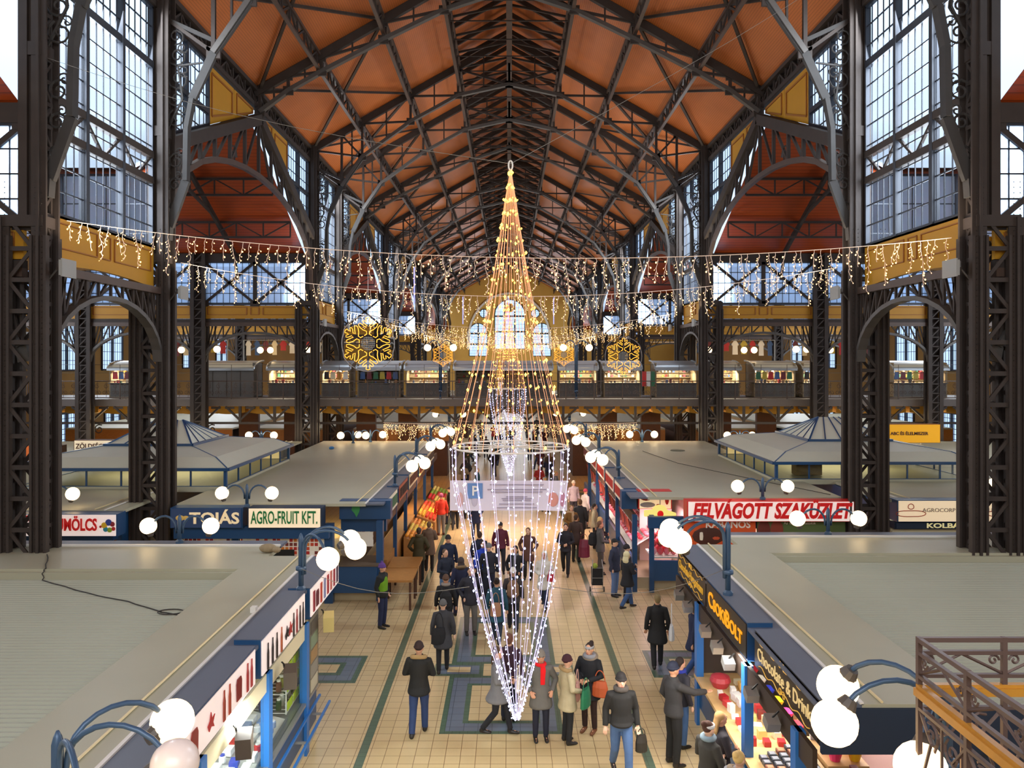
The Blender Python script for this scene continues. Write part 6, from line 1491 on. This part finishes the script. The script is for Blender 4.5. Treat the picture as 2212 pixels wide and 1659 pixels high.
for i in range(33):
    y = 12.5 + (i // 3) * .235; x = 3.95 + (i % 3) * .24
    if y > 14.4 and x < 4.3: continue
    c = R.choice(('e8e0d8', 'b0242c', 'e8c070', 'd8a8a0', 'c83c40', 'f0ece8', '8a3a30', 'e8d8b0', '6a2c2c')); h = R.uniform(.05, .16)
    o = pack((x, y, .965), (R.uniform(.09, .17), R.uniform(.1, .17), h), c, R.uniform(-.25, .25), 'sweet_packet'); tag(o, 'packet of sweets on the wooden chocolate shop counter', 'sweets', 'sweets on the chocolate shop counter')
for i in range(10):
    x, y, z = (4.82 + (i % 2) * .29, 11.37 + (i // 2) * .3, 1.305) if i < 4 else (4.62, 12.35 + (i - 4) * .45, .965)
    mb = MB(); mb.lathe((x, y, z), [(.07, 0), (.11, .15), (.06, .3), (.13, .42)], 10)
    tag(mb.build('gift_bouquet', GM(('e83a78', 'f0c020', '2c3cc0', 'f0e8d8', 'd02c3c')[i % 5])), 'wrapped gift with a bright bow on the chocolate shop display', 'gift', 'wrapped gifts in the chocolate shop')
mb = MB(); mb.lathe((4.05, 14.75, .965), [(.14, 0), (.2, .12), (.17, .2), (.05, .24)], 14); tag(mb.build('sweet_bowl', GM('b83a44')), 'bowl heaped with red sweets at the far end of the chocolate counter', 'bowl')
mb = MB(); mb.bb(4.7, 5.2, 11.98, 12.03, 1.303, 1.72); tag(mb.build('menu_board', WHITE), 'white board standing on the wooden chocolate display', 'board')
for i, y in enumerate((10.6, 11.5, 12.7, 13.4, 14.2, 15.6, 16.4)):
    t = empty('spotlight', (3.62, y, 2.2)); tag(t, 'clear floodlight under the black signs of the chocolate shop, %s' % ORD[i], 'spotlight', 'floodlights under the black signs')
    mb = MB(); mb.box((3.62, y, 2.22), (.18, .2, .14), 0, 0, .4); mb.build('housing', STEEL, t); mb = MB(); mb.bar((3.62, y, 2.28), (3.72, y, 2.38), .02); mb.build('bracket', BLACK, t)
# monitor at the butcher corner
t = empty('monitor', (4.98, 23.9, 1.85)); tag(t, 'small old monitor hanging at the corner of the butcher stall', 'monitor')
mb = MB(); mb.bb(4.65, 5.35, 23.75, 23.95, 1.55, 2.0); mb.build('case', GM('8a8450'), t); mb = MB(); mb.bb(4.75, 5.22, 23.73, 23.75, 1.63, 1.93); mb.build('screen', mat('screen black', '120a10', .2), t)
# meat and sausages
PINK = [mat('meat tone %d' % i, c, .35) for i, c in enumerate(('e87890', 'd84a58', 'f0a8b4', 'c8303c', 'e86a78'))]
t = empty('meat_case', (4.2, 28, 1)); tag(t, 'long sloping meat case along the right row', 'display case')
mb = MB(); mb.add([(4.04, 25.55, .96), (4.04, 39, .96), (4.9, 39, 1.5), (4.9, 25.55, 1.5)], [(3, 2, 1, 0)]); mb.bb(4.9, 4.95, 25.55, 39, .96, 1.5); mb.build('slope', WHITE, t)
for i in range(54):
    for j in range(4):
        x = 4.2 + j * .2; y = 25.7 + i * .25 + (j % 2) * .1
        if i > 30 and R.random() < .5: continue
        mb = MB(); mb.sph((x, y, .96 + (x - 4.04) * .628 + .1), 1, 8, 6, 0, (R.uniform(.08, .098), R.uniform(.09, .12), .06)); tag(mb.build('meat_cut', R.choice(PINK)), 'pink cut of meat in the sloping case of the right row', 'meat', 'meat cuts in the right row case')
for i in range(30):
    x, y = 4.62 + (i % 4) * .21, 24.55 + (i // 4 % 3) * .22; mb = MB(); mb.sph((x, y, 1.15 + (i // 12) * .25), 1, 8, 6, 0, (.1, .095, .12)); tag(mb.build('meat_piece', R.choice(PINK)), 'piece of meat behind the corner glass of the butcher stall', 'meat', 'meat behind the corner glass')
mb = MB(); mb.bb(4.5, 5.6, 24.3, 25.4, .98, 1.02); tag(mb.build('corner_shelf', WHITE), 'white shelf behind the corner glass of the butcher stall', 'shelf')
for i in range(9):
    x = 5.05 + .06 * i; mb = MB(); mb.tube([(x, 24.25, 1.75), (x, 24.25, 1.5), (x, 24.25, 1.2)], [.012, .022, .02], 6); tag(mb.build('hanging_sausage', GM(('c88a3a', 'b8702c', 'd8a04a')[i % 3])), 'thin sausage hanging behind the corner glass', 'sausage', 'sausages behind the corner glass')
for i in range(34):
    y = 24.6 + i * .42; mb = MB(); mb.tube([(3.88, y, 2.08), (3.96, y + .03, 1.8), (3.95, y, 1.62)], [.02, .04, .03], 7); tag(mb.build('hanging_sausage', GM(('8a3424', '6a241c', 'a84a34')[i % 3])), 'dark sausage hanging over the meat case of the right row', 'sausage', 'sausages over the right row case')
# fruit on the left row
for k, (y0, y1, cs) in enumerate(((27.2, 30.2, ('e88a20', 'f0a030', 'e8c84a')), (31.0, 34.0, ('d83a20', 'e8b030', 'e86a28')), (34.8, 38.0, ('e8d070', 'c82c2c', '8aa83a')))):
    t = empty('fruit_stand', (-3.5, y0, 0)); tag(t, 'sloping wooden fruit stand on the left row, %s' % ORD[k], 'fruit stand', 'fruit stands on the left row')
    mb = MB(); mb.add([(-3.0, y0, .7), (-3.0, y1, .7), (-3.74, y1, .98), (-3.74, y0, .98), (-3.0, y0, 0), (-3.0, y1, 0), (-3.74, y1, 0), (-3.74, y0, 0)], [(0, 1, 2, 3), (4, 5, 1, 0), (7, 4, 0, 3), (5, 6, 2, 1)]); mb.build('bench', WOOD, t)
    for i in range(15):
        for j in range(5):
            x = -3.06 - j * .145; mb = MB(); mb.sph((x, y0 + .12 + i * (y1 - y0 - .1) / 15, .778 + (abs(x) - 3.0) * .378 + R.uniform(.002, .03)), .069, 7, 5)
            tag(mb.build('fruit', GM(cs[(i // 5 + j // 3) % 3])), 'round fruit heaped on the %s fruit stand of the left row' % ORD[k], 'fruit', 'fruit on the left row stands', )
for i, (x, y, lb) in enumerate(((-3.27, 22.8, 'nearer the striped hat'), (-3.27, 24.2, 'next to the olive parka'))):
    t = empty('wooden_table', (x, y, 0)); tag(t, 'bare wooden table in front of the blue stall, %s' % lb, 'table', 'wooden tables on the left row')
    mb = MB(); mb.box((x, y, .86), (.95, 1.3, .06)); mb.build('table_top', WOOD, t)
    for dx in (-.4, .4):
        for dy in (-.55, .55): mb = MB(); mb.bar((x + dx, y + dy, 0), (x + dx, y + dy, .83), .06); mb.build('leg', WOODD, t)
# odds and ends on the roofs
def cable(pts, label, r=.012):
    P = []; pts = [Vector(p) for p in pts]
    for a, b in zip(pts[:-1], pts[1:]):
        for i in range(4): P.append(a.lerp(b, i / 4) + Vector((R.uniform(-.02, .02), R.uniform(-.02, .02), 0)))
    mb = MB(); mb.tube(P + [pts[-1]], r, 4); tag(mb.build('cable', mat('cable dark', '2c2826', .6)), label, 'cable')
zc = RZ - .165
cable([(-10.1, 16.8, RZ + .02), (-9.5, 15.76, RZ + .015), (-9.46, 15.66, RZ + .01), (-9.45, 15.58, RZ - .02), (-9.42, 15.5, zc), (-8.0, 14.6, zc), (-7.0, 14.1, zc), (-6.1, 13.5, zc), (-5.75, 13.35, zc)], 'thin dark cable lying across the corrugated roof on the left')
mb = MB(); mb.tube([(-5.95 + .22 * math.cos(a), 13.5 + .14 * math.sin(a * 1.0), zc + .01) for a in [2 * PI * i / 16 for i in range(16)]], .01, 4, closed=True); tag(mb.build('cable_loop', MATS['cable dark']), 'small loop of dark cable at the end of the roof cable', 'cable')
mb = MB(); mb.sph((-5.35, 17.05, RZ + .1), 1, 10, 8, 0, (.2, .12, .1)); mb.sph((-5.15, 17.0, RZ + .08), 1, 8, 6, 0, (.1, .1, .07)); tag(mb.build('rag', cloth('8c7c60')), 'crumpled beige rag on the back corner of the left roof', 'rag')
mb = MB(); mb.box((-4.32, 13.0, RZ + .05), (.09, .12, .09)); tag(mb.build('junction_box', WHITE), 'small white junction box on the edge of the left roof', 'junction box')
mb = MB(); mb.sph((-8.6, 37.2, RZ + .06), 1, 10, 6, 0, (.13, .13, .08)); tag(mb.build('ball', mat('blue ball', '2a6a9c', .4)), 'small blue ball lying on the wide left roof', 'ball')
mb = MB(); mb.lathe((8.0, 36.5, RZ + .01), [(.35, 0), (.33, .03), (.1, .04)], 14); tag(mb.build('roof_cover', mat('cover grey', '5a5a48', .6)), 'flat round dark cover on the wide right roof', 'cover')
cable([(6.3, 36.3, RZ + .015), (7.0, 32, RZ + .015), (8.8, 27.5, RZ + .015), (10.2, 24.4, RZ + .015)], 'thin dark cable along the wide right roof', .01)
# ================================================================ light
w = bpy.data.worlds.new('sky'); sc.world = w; w.use_nodes = True; nt = w.node_tree
bg = nt.nodes['Background']; tc = nt.nodes.new('ShaderNodeTexCoord'); sp = nt.nodes.new('ShaderNodeSeparateXYZ')
nt.links.new(tc.outputs['Generated'], sp.inputs[0])
rp = nt.nodes.new('ShaderNodeValToRGB'); e = rp.color_ramp.elements
e[0].position = .05; e[0].color = (.48, .64, .92, 1); e[1].position = .55; e[1].color = (.95, 1.0, 1.05, 1)
k = e.new(.3); k.color = (.56, .74, 1.0, 1)
nt.links.new(sp.outputs['Z'], rp.inputs[0]); nt.links.new(rp.outputs[0], bg.inputs[0]); bg.inputs[1].default_value = 1.7

DAY = (.86, .93, 1.0)
for s in (-1, 1):
    for k, y in enumerate((20.3, 44.4, 68.3, 92.4, 116.4)):
        area('daylight', (s * 11.3, y, 14.3), (-s, 0, -.25), 5.4, 7, 2200, DAY)
    for k, y in enumerate((8, 32.3, 56.3, 80.3, 104)):
        area('daylight', (s * 29.5, y, 9.5), (-s, 0, -.1), 12, 4, 1500, DAY)
area('daylight', (0, -6.5, 13), (0, 1, -.35), 18, 9, 3300, DAY)
area('daylight', (0, 138.3, 13), (0, -1, -.1), 14, 8, 900, DAY)
WARMC = (1, .8, .5)
for x in (-20, -7, 7, 20): area('gallery_underlight', (x, 44.6, 3.3), (0, -.25, 1), 8, .5, 330, WARMC)
for x in (-20, 20): area('gallery_light', (x, 45, 9.2), (0, -.1, -1), 14, 4, 130, WARMC)
for s in (-1, 1):
    for y in (17.3, 23.4, 41.3, 47.4, 65.3, 89.3):
        area('floodlight_beam', (s * 9.7, y, 9.6), (-s * .35, .1, 1), .6, .6, 90 if y < 30 else 240, (1, .83, .62), PI * .8)
area('floodlight_beam', (0, 122, 7), (0, 1, .5), 4, 1, 1100, (1, .9, .72))  # warm fill added to brighten the end wall; no floodlight stands here
for x in (-20, -13.5, -6.5, 6.5, 13.5, 20): area('gallery_front_light', (x, 40.0, 3.35), (0, 1, .42), 6, .3, 42, (1, .84, .55))
